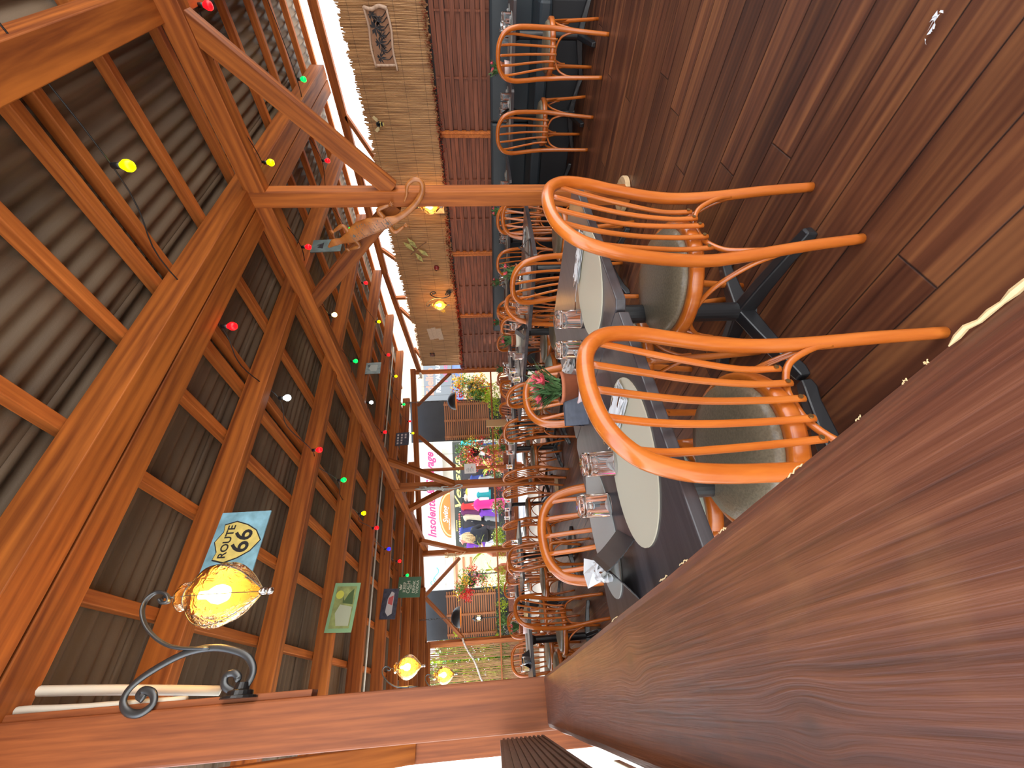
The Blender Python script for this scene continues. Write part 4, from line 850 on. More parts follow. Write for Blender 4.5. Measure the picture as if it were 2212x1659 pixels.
part(flat([(-.17, -.09), (.17, -.09), (.17, .09), (-.17, .09)]), 'picture_ground', olive, o); part(flat([(-.15, -.08), (.0, -.08), (0.02, .03), (-.05, .06), (-.15, .03)], .002), 'pale_shape', plain('pale_print', (.42, .46, .33), .5), o)
b = MB(); b.lathe([(.035, .002), (.035, .004), (0, .004)], 20, (.10, .05, 0)); part(b, 'yellow_disc', plain('sun_yellow_print', (.55, .55, .08), .5), o); part(flat([(.02, -.08), (.15, -.07), (.11, -.03), (.05, .0), (.09, .02), (.03, .01)], .002), 'dark_leaf', plain('leaf_print', (.06, .11, .03), .5), o)
c = rs_at(841, 1304, 6.14); o, mw = sign('tin_picture', c, .37, .21, navy, 'dark tin picture of a red and white car under a far rafter', -3)
part(flat([(-.12, -.05), (.13, -.05), (.15, -.01), (.06, .03), (-.10, .04), (-.15, 0)]), 'car_shape', plain('car_white', (.5, .48, .5), .5), o); part(flat([(-.02, -.04), (.10, -.045), (.07, .02), (-.0, .02)], .002), 'car_hood', plain('car_red', (.5, .08, .08), .5), o)
c = rs_at(884, 1268, 7.03); o, mw = sign('slogan_sign', c, .30, .36, dgreen, 'dark green slogan sign under a far rafter beside the green bulb', -2); pale = plain('pale_lettering', (.55, .62, .5), .5)
for i, (t_, s_) in enumerate((('KEEP', .07), ('CALM', .07), ('AND', .03), ('DRINK', .06), ('VODKA', .055))): letters('lettering', t_, s_, pale, o, mw, 0, [.07, .01, -.03, -.075, -.13][i], .002, bold=.0008)
part(flat([(-.03, .115), (.03, .115), (.045, .155), (.015, .135), (0, .165), (-.015, .135), (-.045, .155)]), 'crown', pale, o)
gg = plain('grey_green_print', (.25, .31, .31), .5, var=.3, vscale=14)
c = rs_at(806, 795, 4.14); o, mw = sign('tin_picture', c, .20, .20, gg, 'small grey-green tin picture under a rafter right of the long plate', 2); part(flat([(-.06, -.05), (.05, -.06), (.06, .03), (0, .06), (-.06, .02)]), 'pale_figure', plain('pale_grey_print', (.42, .46, .44), .5), o); letters('lettering', '66', .05, navy, o, mw, .04, .06, .002)
c = rs_at(869, 948, 6.14); o, mw = sign('tin_picture', c, .26, .235, navy, 'black tin chart with rows of pale cutouts under a far rafter', 2); b = MB()
for i in range(4):
    for j in range(3):
        if i+j < 6 and not (j == 2 and i < 2): b.box((-.085+i*.055, .075-j*.065, .002), (.035, .03, .002))
part(b, 'pale_cutouts', plain('chart_pale', (.5, .45, .45), .5), o)
c = rs_at(706, 530, 2.14); o, mw = sign('tin_picture', c, .20, .27, plain('teal_grey_print', (.11, .155, .155), .5, var=.3, vscale=14), 'teal grey tin sign behind the carved lizard head', 4); part(flat([(-.05, .03), (.05, .03), (0.03, .05), (.01, .09), (0, .06), (-.03, .08)]), 'ship_shape', ink, o); letters('lettering', 'SEA', .05, ink, o, mw, 0, -.04, .002)

# carved lizards on the posts
def lizard(name, mw, s, mat, label, dots):
    r_ = empty(name, (0, 0, 0)); r_.matrix_world = mw; tag(r_, label, 'carved lizard')
    sp = smoothpts([(0, .47, 0), (.012, .40, .0), (.0, .34, 0), (-.005, .26, 0), (.01, .15, 0), (.0, .05, 0), (-.02, -.05, 0), (-.03, -.14, 0), (-.02, -.24, 0), (.01, -.34, 0), (.06, -.42, 0), (.12, -.45, 0), (.155, -.41, 0), (.14, -.35, 0), (.09, -.31, 0), (.05, -.26, 0)], 5)
    key = [(0, .008), (5, .030), (10, .024), (15, .050), (20, .066), (25, .064), (30, .048), (35, .028), (40, .024), (45, .022), (55, .018), (65, .014), (75, .004)]
    def rad(i):
        for (a, ra), (b_, rb) in zip(key, key[1:]):
            if a <= i <= b_: return ra+(rb-ra)*(i-a)/(b_-a)
        return .004
    N = len(sp); b = MB(); b.tube([p*s for p in sp], [rad(75*i/(N-1))*s for i in range(N)], 12)
    b.v = [(x, y, z*.45+.012*s) for x, y, z in b.v]
    b.build('body', mat, r_, smooth=True)
    for (hx, hy, dx, dy) in ((.04, .25, 1, 1), (-.04, .25, -1, 1), (.03, -.06, 1, -1), (-.06, -.06, -1, -1)):
        b = MB(); el = Vector((hx+dx*.05, hy+dy*.0, .012))*s; b.tube(smoothpts([Vector((hx*.5, hy, .012))*s, el, Vector((hx+dx*.05, hy+dy*.06, .012))*s, Vector((hx+dx*.045, hy+dy*.09, .01))*s], 4), [.022*s*(1-.05*k) for k in range(13)], 8, flat=.6)
        for k in range(4): 
            a = (k-1.5)*.35; p0 = Vector((hx+dx*.045, hy+dy*.09, .01))*s; b.tube([p0, p0+Vector((math.sin(a), dy*math.cos(a), 0))*.035*s], [.006*s, .004*s], 6)
        b.build('leg', mat, r_, smooth=True)
    b = MB(); rr = random.Random(4)
    for k in range(130):
        t = rr.uniform(16, 33)/75*(N-1); i = int(t); p = sp[i]; q = rad(75*i/(N-1))*.75; a = rr.uniform(-1, 1); b.lathe([(0.0035*s, 0), (.002*s, .002*s), (0, .002*s)], 6, Vector((p.x+a*q, p.y, .012+.45*math.sqrt(max(0, (q/.75)**2-(a*q)**2))-.0005))*s)
    for k in range(3): b.lathe([(.012*s, 0), (.010*s, .002*s), (.006*s, .0005*s), (0, .002*s)], 12, Vector((sp[int((.23+.09*k)*N)].x, sp[int((.23+.09*k)*N)].y, .038))*s)
    b.build('painted_dots', dots, r_)
    return r_
px = 2.84-0.075
h1, t1 = onx(715, 530, px), onx(930, 425, px); up = (h1-t1).normalized(); nrm = Vector((-1, 0, 0)); rg = up.cross(nrm).normalized()
lizard('carved_lizard', face((h1+t1)/2, rg, up), (h1-t1).length/.90, W['carve'], 'big orange carved lizard with a curled tail on the big post and its brace', plain('dot_paint', (.16, .13, .11), .5))
h1, t1 = onx(897, 1056, px), onx(1000, 1052, px); lizard('carved_lizard', face((h1+t1)/2, Vector((0, -1, 0)), (h1-t1).normalized()), (h1-t1).length/.92, plain('grey_carving', (.30, .31, .30), .6, var=.3, vscale=20), 'grey carved lizard on the inner post with two knee braces', W['white'])
mm = ep(4.05, 0, -.09); h1, t1 = edge(962, 1200, -.1), edge(1000, 1196, -.1)
lizard('carved_lizard', face((h1+t1)/2, -EE, Vector((0, 0, 1))), .55, W['pine'], 'small pale carved lizard on the far edge post', plain('dot_brown', (.2, .1, .05), .6))
# ornaments on the reed wall
XR = WX-0.035; RG = Vector((0, -1, 0)); UP = Vector((0, 0, 1))
def rw(ix, iy): return onx(ix, iy, XR)
c = rw(823, 82); o, mw = sign('palm_plaque', c, .47, .22, plain('plaque_brown', (.30, .15, .08), .6, var=.15), 'wooden plaque with black palm trees on the reed wall', 1, 'plaque', .01, RG, UP)
b = MB()
for (p, q) in (((-.26, .115), (.26, .12)), ((-.29, -.12), (.24, -.115)), ((-.24, -.11), (-.24, .11))): b.tube(smoothpts([(p[0], p[1], .006), ((p[0]*2+q[0])/3, (p[1]*2+q[1])/3+.012, .008), ((p[0]+q[0]*2)/3, (p[1]+q[1]*2)/3-.012, .008), (q[0], q[1], .006)], 5), .013, 8)
b.tube(smoothpts([(.24, -.12, .006), (.26, -.04, .01), (.235, .04, .008), (.25, .12, .006)], 5), .018, 8); part(b, 'driftwood_frame', W['greywood'], o, True)
b = MB(); rp_ = random.Random(8)
for (x, y, s_) in ((-.24, .06, .07), (-.15, .0, .055), (-.06, .03, .085), (.03, -.02, .06), (.12, .05, .11), (.2, .01, .07), (.26, .08, .06)):
    x, y, s_ = x*.72, y*.72, s_*.8
    b.tube(smoothpts([(x+.03, -.105, .004), (x-.015, -.045, .004), (x, y, .004)], 4), .004, 5)
    for k in range(9):
        a = 2*math.pi*k/9+rp_.uniform(-.2, .2); d = Vector((math.cos(a), math.sin(a), 0)); n_ = Vector((-d.y, d.x, 0)); c0_ = Vector((x, y, .004)); b.add([c0_, c0_+d*s_*.5+n_*s_*.16, c0_+d*s_-Vector((0, s_*.25, 0)), c0_+d*s_*.5-n_*s_*.13], [(0, 1, 2, 3)])
part(b, 'palm_silhouettes', ink, o)
def mount(name, c, label, cat): r_ = empty(name, c, 0, label, cat); r_.matrix_world = face(c, RG, UP); return r_
r_ = mount('bee_ornament', rw(822, 267), 'striped bee ornament on the reed wall', 'ornament')
for k in range(5): b = MB(); b.lathe([(0, -.0095), (.03-.004*abs(k-1), -.0095), (.03-.004*abs(k-1), .0095), (0, .0095)], 14, (0, .035-k*.018, .02), sy=.6); b.build('body_band', [ysign, ink][k % 2] if k else W['dark'], r_)
for s_ in (-1, 1): b = MB(); b.prism([(s_*.015, .03), (s_*.07, .085), (s_*.095, .06), (s_*.06, .02)][::s_], .02, .024); b.build('wing', plain('bee_wing', (.6, .48, .25), .5), r_)
r_ = mount('dragonfly_ornament', rw(902, 535), 'big green and orange dragonfly on the reed wall', 'ornament'); dg_ = plain('dragonfly_wing', (.40, .38, .12), .45, var=.5, vscale=25)
b = MB(); b.tube(smoothpts([(-.10, .12, .03), (0, 0, .03), (.12, -.16, .03)], 4), .008, 8); b.build('body', plain('dragonfly_body', (.2, .1, .05), .4), r_, smooth=True)
for (q) in (((-.05, .05), (.03, .17), (.12, .2), (.08, .1)), ((0, .0), (.08, .10), (.2, .13), (.12, .03)), ((-.07, .05), (-.19, .02), (-.25, -.06), (-.14, -.04)), ((0, 0), (-.10, -.06), (-.14, -.16), (-.05, -.12))): b = MB(); b.prism(list(q), .03, .034); b.build('wing', dg_, r_)
r_ = mount('ladybird_ornament', rw(943, 578), 'small dark red ladybird on the reed wall', 'ornament'); b = MB(); b.lathe([(.045, 0), (.04, .025), (.02, .038), (0, .04)], 16); b.build('shell', plain('ladybird_red', (.22, .02, .02), .35), r_, smooth=True); b = MB(); b.lathe([(.02, 0), (.015, .02), (0, .025)], 12, (-.045, .01, 0)); b.build('head', ink, r_, smooth=True)
r_ = mount('turtle_ornament', rw(934, 766), 'small dark turtle ornament near the far end of the reed wall', 'ornament'); b = MB(); b.lathe([(.05, 0), (.04, .025), (0, .035)], 14); b.build('shell', plain('turtle_brown', (.16, .06, .04), .5), r_, smooth=True)
for a in (45, 135, 225, 315): b = MB(); b.lathe([(.018, 0), (.012, .01), (0, .012)], 8, (.05*math.cos(R(a)), .05*math.sin(R(a)), 0)); b.build('flipper', W['dark'], r_)
for k, (x, y) in enumerate(((930, 722), (939, 720), (950, 722))):
    c = rw(x, y); o, mw = sign('shaped_tablet', c, .30, .085 if k < 2 else .10, plain('pale_wood_tablet', (.52, .38, .27), .6, var=.1), '%s of three pale wooden tablets on the reed wall' % ['uppermost', 'middle', 'lowest'][k], 6, 'tablet', .012, RG, UP)
r_ = mount('star_ornament', rw(958, 672)+Vector((0, 0, 0)), 'small yellow star ornament just left of the lit wall lamp', 'ornament'); pl = []
for k in range(10): a = R(36*k+90); q = .05 if k % 2 == 0 else .022; pl.append((q*math.cos(a), q*math.sin(a)))
b = MB(); b.prism(pl, 0, .008); b.build('star', W['yellow'], r_)
b = MB(); b.box((0, 0, 0), (.10, .07, .13)); o = b.build('wall_box', W['pine'], loc=(WX-.09, 3.0, 1.68)); tag(o, 'pale wooden box lit by the lamp behind the big post', 'box')
# tan folded menu board, far
r_ = empty('menu_board', (3.45, 5.25, 0.75), R(50), 'tan folded menu board standing between the far chairs', 'menu board')
tan = plain('tan_board', (.62, .40, .20), .6)
for s_ in (-1, 1): b = MB(); b.box((s_*.145, 0, .19), (.28, .014, .36), Matrix.Rotation(R(s_*14), 3, 'Z')); b.build('leaf_panel', tan, r_, bevel=.004)

# ================================================================== BEYOND THE FAR EDGE
ang = math.atan2(EE.y, EE.x); RZE = Matrix.Rotation(ang, 4, 'Z')
def leaves(b, c, rad, n, size, rr, m=0, squash=1.0, blade=False):
    c = Vector(c)
    for i in range(n):
        d = Vector((rr.gauss(0, 1), rr.gauss(0, 1), rr.gauss(0, 1))).normalized(); p = c+Vector((d.x, d.y, d.z*squash))*rad*rr.uniform(.35, 1) ** .6; s_ = size*rr.uniform(.6, 1.3)
        u = Vector((rr.gauss(0, 1), rr.gauss(0, 1), rr.gauss(0, 1))).normalized(); v = u.cross(d)
        if v.length < 1e-3: continue
        v.normalize(); b.add([p-u*s_, p+v*s_*.5, p+u*s_, p-v*s_*.5], [(0, 1, 2, 3)], m)
# planter boxes under the far rail
n = 0; names = ['by the corner post', 'between the corner and the thin post', 'right of the grey lizard post', 'under the woman in black', 'left of the far lizard post', 'beside the farther dome lamp', 'before the bamboo screen']
for k in range(7):
    s0 = 0.15+k*1.1; r_ = empty('planter_box', ep(s0+.5, 0, .22), ang, 'brown planter box of plants along the far edge, %s' % names[k], 'planter', 'planter boxes of the far edge')
    b = MB(); b.box((0, 0, .645), (1.0, .28, .25)); b.build('box', W['slat'], r_, bevel=.006)
    rr = random.Random(60+k); b = MB()
    mats = [W['green'], W['lime'], W['white'], W['pink'], W['red']]
    sel = [(1, 0), (1, 3), (0, 4), (1, 0), (1, 1), (0, 2), (1, 4)][k]
    for q in range(7): leaves(b, (rr.uniform(-.42, .42), rr.uniform(-.1, .1), .86+rr.uniform(0, .10)), .16, 90, .022, rr, sel[0]); leaves(b, (rr.uniform(-.42, .42), rr.uniform(-.1, .1), .9), .13, 26, .014, rr, sel[1])
    b.build('plants', mats, r_)
def palm(p, label, seed, h=.55, n=13, L0=.5, mat='lime'):
    rr = random.Random(seed); r_ = empty('palm_plant', p, rr.random()*6, label, 'plant')
    for i in range(n):
        b = MB(); a = 2*math.pi*i/n+rr.uniform(-.2, .2); l_ = L0*rr.uniform(.7, 1.1); el = rr.uniform(.3, 1.2); d = Vector((math.cos(a), math.sin(a), 0)); sdv = Vector((-d.y, d.x, 0)); pts = [d*(l_*t*math.cos(el*(1-t*.5)))+Vector((0, 0, h+l_*math.sin(el)*t-.45*l_*t*t)) for t in (0, .3, .6, .85, 1)]; ws = (.008, .02, .026, .016, .002)
        vs = [v for q, w_ in zip(pts, ws) for v in (q-sdv*w_, q+sdv*w_)]; b.add(vs, [(j*2, j*2+1, j*2+3, j*2+2) for j in range(4)]); b.build('frond', W[mat], r_)
    b = MB(); b.lathe([(.10, 0), (.14, .26), (.13, h-.2 if h > .5 else .28), (.0, h)], 14); b.build('pot', W['terra'], r_)
palm(ep(1.9, .3, .62), 'lime green palm outside near the thin post', 3, 1.0)
palm(ep(2.35, .3, .7), 'lime green palm outside left of the thin post', 4, .75)
palm(ep(4.35, .3, .6), 'lime green palm outside at the far lizard post', 5, 1.0, L0=.6)
palm(ep(4.85, .3, .7), 'lime green palm outside under the hanging red flowers', 6, .8, L0=.6)
palm(ep(1.1, .3, 1.3), 'lime green plant outside under the restaurant banner', 9, 1.1)
# hanging flower baskets
def basket(p, s, cols, label, seed, top=2.6):
    rr = random.Random(seed); r_ = empty('hanging_basket', p, 0, label, 'flower basket')
    b = MB(); b.lathe([(0, -.12*s), (.05*s, -.10*s), (.08*s, 0), (.07*s, 0), (0, -.02)], 16); b.build('basket', W['soil'], r_)
    b = MB(); mats = [W['green']]+[W[c] for c in cols]
    for q in range(16): leaves(b, (rr.uniform(-.16, .16)*s, rr.uniform(-.16, .16)*s, rr.uniform(-.28, .18)*s), .10*s, 40, .032, rr, 0); leaves(b, (rr.uniform(-.2, .2)*s, rr.uniform(-.2, .2)*s, rr.uniform(-.36, .2)*s), 1.0*.13*s, 60, .030, rr, 1+q % len(cols))
    b.build('flowers', mats, r_)
    b = MB(); b.tube([(0, 0, 0), (0, 0, top-p[2])], .003, 5); b.build('cord', W['black'], r_)
basket(edge(1018, 978, .25), 1.55, ['pink', 'red', 'yellow'], 'hanging basket of pink and yellow flowers beside the thin post', 1)
basket(edge(1013, 1258, .25), 1.35, ['red', 'pink', 'yellow'], 'hanging basket of red flowers above the palm on the left', 2)
basket(edge(1012, 832, .35), 1.4, ['red', 'yellow', 'yellow'], 'hanging basket of red and yellow flowers by the corner post', 3)
basket(edge(1035, 850, .5), .8, ['yellow', 'lime'], 'hanging yellow-green plant under the restaurant banner', 4)
# dark boards with slatted shutters outside
for (xa, ya, xb, yb, xm, l, off) in ((898, 868, 1057, 948, 960, 'nearer the reed wall', .55), (915, 1279, 1070, 1372, 965, 'left of the woman', .55)):
    t0, t1 = edge(xa, ya, off), edge(xb, yb, off); s_a = (t0-EA).dot(EE); s_b = (edge(xb, yb, off)-EA).dot(EE); zt = 2.9; zb = .35; zm = edge(xm, (ya+yb)/2, off).z; wd = abs(s_b-s_a); cs = (s_a+s_b)/2; c = ep(cs, 0, off)
    r_ = empty('shutter_panel', c, ang, 'charcoal board over a brown slatted shutter, ' + l, 'shutter', 'boards with slatted shutters outside')
    b = MB(); b.box((0, 0, (zt+zb)/2), (wd+.02, .03, zt-zb)); b.build('dark_board', plain('charcoal_board', (.035, .04, .045), .6, var=.2, vscale=2), r_)
    b = MB(); ns = 22; hh = zm-1.05
    for k in range(ns): b.box((0, .03, 1.05+hh*(k+.5)/ns), (wd*.96, .02, hh/ns*.62))
    b.build('slats', W['shutter'], r_)
    for xx in (-.40, 0, .40): b = MB(); b.box((wd*xx, .045, 1.05+hh/2), (.05, .015, hh)); b.build('batten', W['shutter'], r_)
# lanterns standing on the rail
for (ix, iy, lit, l) in ((1030, 836, 0, 'black lantern on the far rail by the corner post'), (1030, 1240, 0, 'black lantern on the far rail under the red flowers'), (1040, 1335, 1, 'lit black lantern on the far rail before the farther shutter')):
    p = edge(ix, iy, .05); r_ = empty('lantern', (p.x, p.y, 1.0), 0, l, 'lantern'); h = p.z-1.0+.14
    b = MB(); b.tube([(0, 0, 0), (0, 0, h-.16)], .012, 8); b.lathe([(.05, h-.16), (.06, h-.14), (0, h-.14)], 6); b.lathe([(.065, h), (.02, h+.05), (0, h+.07)], 6)
    for k in range(6): a = 1.047*k; b.tube([(.045*math.cos(a), .045*math.sin(a), h-.15), (.06*math.cos(a), .06*math.sin(a), h)], .004, 4)
    b.build('frame', W['black'], r_)
    b = MB(); b.lathe([(0, h-.12), (.025, h-.10), (.025, h-.05), (0, h-.03)], 10); b.build('bulb', BULB if lit else W['glass'], r_)
# bamboo screen with hedge behind, left end of the far edge
b = MB(); rr = random.Random(12)
for i in range(112):
    s_ = 6.20+i*.0145; 
    if rr.random() < .12: continue
    b.tube([ep(s_+rr.uniform(-.006, .006), .1, .08), ep(s_+rr.uniform(-.012, .012), 1.4, .08), ep(s_+rr.uniform(-.02, .02), 2.66, .08)], .0062, 5, cap=False)
tag(b.build('bamboo_screen', W['reed'], smooth=True), 'see-through bamboo cane screen at the left end of the far edge', 'bamboo screen')
b = MB(); rr = random.Random(13)
for q in range(60): c = ep(6.2+rr.uniform(0, 2.6), rr.uniform(.4, 2.6), 1.0+rr.uniform(-.2, .3)); leaves(b, c, .38, 150, .07, rr, 0 if rr.random() < .6 else 1)
tag(b.build('hedge', [W['green'], W['lime']]), 'green hedge behind the bamboo cane screen', 'hedge')
p = ep(6.0, 1.80, .04); b = MB(); rr = random.Random(5); pts = [ep(6.0+1.1*t, 1.84-.46*t+.02*math.sin(t*9), -.05) for t in [k/14 for k in range(15)]]; b.tube(pts, [.018+.006*rr.random() for _ in pts], 8)
tag(b.build('birch_branch', plain('birch_bark', (.55, .48, .42), .8, var=.6, vscale=25), smooth=True), 'pale bark branch slanting across the bamboo screen', 'branch')

# street fronts facing the terrace
FACE = face(Vector((0, 0, 0)), HR, Vector((0, 0, 1)))
def panel(name, a, b_, D, th, mat, label=None, cat=None, parent=None, kind=None, bev=0):
    ym, xm = (a[1]+b_[1])/2, (a[0]+b_[0])/2; zt, zb = ond(a[0], ym, D).z, ond(b_[0], ym, D).z; w_ = abs((ond(xm, b_[1], D)-ond(xm, a[1], D)).dot(HR)); h = abs(zt-zb); c = ond(xm, ym, D); c.z = (zt+zb)/2
    mw = face(c, HR, Vector((0, 0, 1))); b = MB(); b.box((0, 0, -th/2), (w_, h, th)); o = b.build(name, mat, parent, mw=mw, bevel=bev); tag(o, label, cat, kind=kind); return o, mw, w_, h
peach = plain('peach_render', (.78, .56, .38), .8, var=.08, vscale=2); creamw = plain('cream_render', (.84, .78, .66), .8, var=.06, vscale=2); whitew = plain('white_render', (.88, .87, .86), .8)
panel('shop_building', (840, 640), (1130, 880), 17, 3, peach, 'peach building behind the restaurant banner', 'building')
panel('shop_building', (846, 884), (1130, 1192), 14, 4, creamw, 'pale building with the pink script sign over its clothes shop', 'building')
panel('shop_building', (850, 1196), (1130, 1300), 15, 4, peach, 'peach timbered building behind the red hanging flowers', 'building')
panel('shop_building', (860, 1303), (1130, 1530), 18, 3, whitew, 'white building behind the bamboo screen', 'building')
# restaurant banner
gry = plain('grey_banner', (.20, .22, .24), .6); salm = plain('salmon_lettering', (.80, .28, .20), .5); wht = plain('white_lettering', (.9, .9, .9), .5); pkl = plain('magenta_lettering', (.80, .10, .22), .5)
o, mw, w_, h = panel('restaurant_banner', (915, 770), (976, 868), 16.85, .05, gry, 'grey restaurant banner with salmon and white letters seen past the reed wall', 'banner')
letters('lettering', 'Edelite', h*.36, salm, o, mw, -w_*.06, h*.28, .002, bold=.012); letters('lettering', 'RESTAURANT', h*.22, wht, o, mw, .12*w_, -.02*h, .002, bold=.008); letters('lettering', 'Poisson', h*.24, pkl, o, mw, .16*w_, -h*.28, .002, bold=.004)
panel('shop_awning', (977, 770), (999, 868), 16.9, .1, plain('blue_awning', (.15, .22, .42), .6, var=.2, vscale=3), 'blue awning under the grey restaurant banner', 'awning')
panel('door_arch', (1008, 842), (1038, 862), 16.95, .1, W['slat'], 'brown arched door in the peach building', 'door')
# script sign
o, mw, w_, h = panel('script_sign', (910, 972), (958, 1168), 13.6, .05, W['white'], 'wide white sign with pink neon script over the clothes shop', 'sign')
neon = plain('pink_neon', (.85, .03, .14), .4, emit=.15)
letters('lettering', 'Insolente & Sauvage', h*.50, neon, o, mw, 0, h*.05, .004, shear=.35, bold=.011, fitw=w_*.95)
letters('small_lettering', 'SAINT TROPEZ', h*.10, W['dark'], o, mw, .05*w_, -h*.38, .004)
panel('sign_end', (905, 965), (962, 971), 13.6, .05, creamw, 'narrow cream pilaster at the end of the white script sign', 'pilaster')
p0, p1 = ond(950, 1163, 13.5), ond(973, 1060, 13.5); ym = 1111; c = ond(961, ym, 13.5); w2 = abs((p1-p0).dot(HR)); h2 = abs(ond(949, ym, 13.5).z-ond(974, ym, 13.5).z)
mw = face(c, HR, Vector((0, 0, 1))); pl = [(w2*.5*math.cos(a), -h2*.5+h2*math.sin(a)) for a in [math.pi*k/24 for k in range(25)]]
b = MB(); b.prism(pl, 0, .04); o = tag(b.build('oval_sign', plain('orange_sign', (.85, .20, .03), .5), mw=mw), 'orange half-oval sign with a pale script under the white sign', 'sign')
b = MB(); ring = [Vector((x*.9, -h2*.5+(y+h2*.5)*.86, .042)) for x, y in pl]; b.tube(ring, .025, 6, flat=.3); part(b, 'pale_swirl', plain('swirl_yellow', (.95, .62, .25), .5), o); letters('lettering', 'Swing', h2*.62, wht, o, mw, 0, -h2*.08, .045, shear=.3, bold=.004); letters('lettering', 'RESTAURANT', h2*.16, wht, o, mw, -.2*w2, -h2*.38, .045)
# shop fascia
o, mw, w_, h = panel('shop_fascia', (981, 955), (999, 1192), 13.3, .3, plain('olive_black', (.045, .05, .04), .5, var=.3, vscale=2), 'dark shop fascia with a yellow script name over the clothes', 'sign')
gold = plain('gold_lettering', (.80, .66, .18), .4, emit=.3)
letters('lettering', 'Versus', h*1.05, gold, o, mw, w_*.11, 0, .004, shear=.35, bold=.003, fitw=w_*.46); letters('small_lettering', 'SPORTSWEAR', h*.22, gold, o, mw, -w_*.26, h*.30, .004)
for q, (cn, cc) in enumerate((('pale_dots', (.6, .6, .7)), ('violet_dots', (.30, .20, .55)), ('yellow_dots', (.7, .55, .1)), ('red_dots', (.6, .1, .08)))):
    b = MB()
    for k in range(q*3, q*3+3): b.lathe([(.032, .0), (.032, .02), (0, .02)], 12, (-w_*.40+k*w_*.022, -h*.05, 0))
    part(b, cn, plain(cn, cc, .4), o)
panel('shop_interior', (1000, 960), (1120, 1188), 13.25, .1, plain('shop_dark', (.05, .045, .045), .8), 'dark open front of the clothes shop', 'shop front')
# garments hung in the shop
rg_ = random.Random(31); gc = [('teal', (.02, .3, .3)), ('orange', (.8, .25, .03)), ('red', (.55, .03, .03)), ('violet', (.18, .05, .40)), ('white', (.75, .75, .75)), ('black', (.02, .02, .025)), ('yellow', (.75, .5, .05)), ('navy', (.03, .05, .2)), ('plum', (.12, .02, .08)), ('cream', (.6, .5, .35)), ('grey', (.3, .3, .3)), ('coral', (.8, .2, .15))]
gm = {n_: plain(n_+'_cloth', c, .8, var=.15, vscale=6) for n_, c in gc}
def garment(ix, iy, D, wd, ht, mat, label, mw=None):
    c = ond(ix, iy, D); r_ = empty('hanging_garment', c, 0); r_.matrix_world = face(c, HR, Vector((0, 0, 1))); tag(r_, label, 'clothes', 'clothes in the shop front')
    b = MB(); ys = [(.5, .16), (.46, .30), (.36, .46), (.30, .30), (.1, .30), (-.2, .36), (-.5, .44)]; N = 14; vs = []
    for (y, q) in ys:
        for k in range(N): a = 2*math.pi*k/N; vs.append((q*wd*math.cos(a)*(1+.06*math.cos(5*a+y*5)), y*ht, .07*math.sin(a)*(1+.3*math.cos(4*a))))
    b.add(vs, [(i*N+k, (i+1)*N+k, (i+1)*N+(k+1) % N, i*N+(k+1) % N) for i in range(len(ys)-1) for k in range(N)]); b.build('cloth', mat, r_, smooth=True)
    b = MB(); b.tube([(0, .5*ht, 0), (0, .5*ht+.06, 0)], .005, 5); b.build('hanger_hook', W['steel'], r_)
garment(1057, 1089, 12.2, .42, .95, plain('hot_pink_cloth', (.85, .02, .22), .7), 'long hot pink dress hanging before the shop')
GL = [(1012, 958, 'teal'), (1012, 968, 'orange'), (1018, 985, 'red'), (1028, 962, 'black'), (1030, 975, 'white'), (1020, 1062, 'yellow'), (1018, 1074, 'cream'), (1016, 1104, 'plum'), (1014, 1094, 'red'), (1020, 1114, 'cream'), (1055, 1108, 'violet'), (1040, 1125, 'black'), (1062, 1118, 'grey'), (1045, 1068, 'teal'), (1030, 1034, 'navy'), (1050, 1036, 'grey'), (1028, 1180, 'violet'), (1048, 1172, 'white'), (1066, 1178, 'white'), (1010, 1165, 'coral'), (1012, 1148, 'navy'), (1040, 1000, 'coral'), (1052, 965, 'navy')]
pos_ = {}
for (x, y, n_) in GL:
    pos_[n_] = pos_.get(n_, 0)+1; where = 'by the pink basket' if y < 1010 else ('right of the grey lizard post' if y < 1050 else ('right of the pink dress' if y < 1089 else ('between pink dress and woman' if y < 1130 else 'left of the woman')))
    garment(x, y, 12.7+rg_.uniform(0, .3), rg_.uniform(.28, .40), rg_.uniform(.42, .6), gm[n_], '%s garment %s, %s' % (n_, where, 'hung high' if x < 1025 else ('hung midway' if x < 1060 else 'hung low')))
b = MB()
p0 = ond(1000, 1070, 12.6)
white_panel, *_ = panel('changing_curtain', (1010, 1052), (1056, 1082), 12.9, .03, W['white'], 'blank white panel in the shop front left of the grey lizard post', 'panel')
# left street wall details
o, mw, w_, h = panel('mural_board', (915, 1200), (962, 1276), 14.96, .04, W['white'], 'white board with teal swirl behind the slanting brace on the left', 'board')
b = MB(); teal = plain('teal_paint', (.10, .38, .42), .5); b.tube(smoothpts([(-.3*w_+.9*w_*t*.5, -.2*h+.1*math.sin(6*t)+.1, .004) for t in [k/6 for k in range(7)]], 4), .02, 6, flat=.3); b.tube(smoothpts([Vector((-.25*w_+.16*a*math.cos(a*2.2)*.4, .12*h+.16*a*math.sin(a*2.2)*.4, .004)) for a in [.2*k for k in range(14)]], 3), .018, 6, flat=.3); part(b, 'swirl', teal, o)
o, mw, w_, h = panel('blade_sign', (963, 1205), (980, 1274), 14.96, .04, W['white'], 'long white sign with faint grey letters below the swirl board', 'sign'); letters('lettering', 'M A R I N E', h*.5, W['conduit'], o, mw, 0, 0, .003)
o, mw, w_, h = panel('shop_plate', (930, 1363), (950, 1382), 17.96, .04, W['white'], 'white plate with a navy cross beside the farther shutter', 'sign'); letters('lettering', 'X', h*.8, gm['navy'], o, mw, 0, .1*h, .003, bold=.02)
for k in range(3): panel('timber_slat', (984+k*16, 1205), (988+k*16, 1272), 14.94, .06, W['shutter'], 'brown horizontal timber %s on the peach building' % ['high', 'midway', 'low'][k], 'timber')
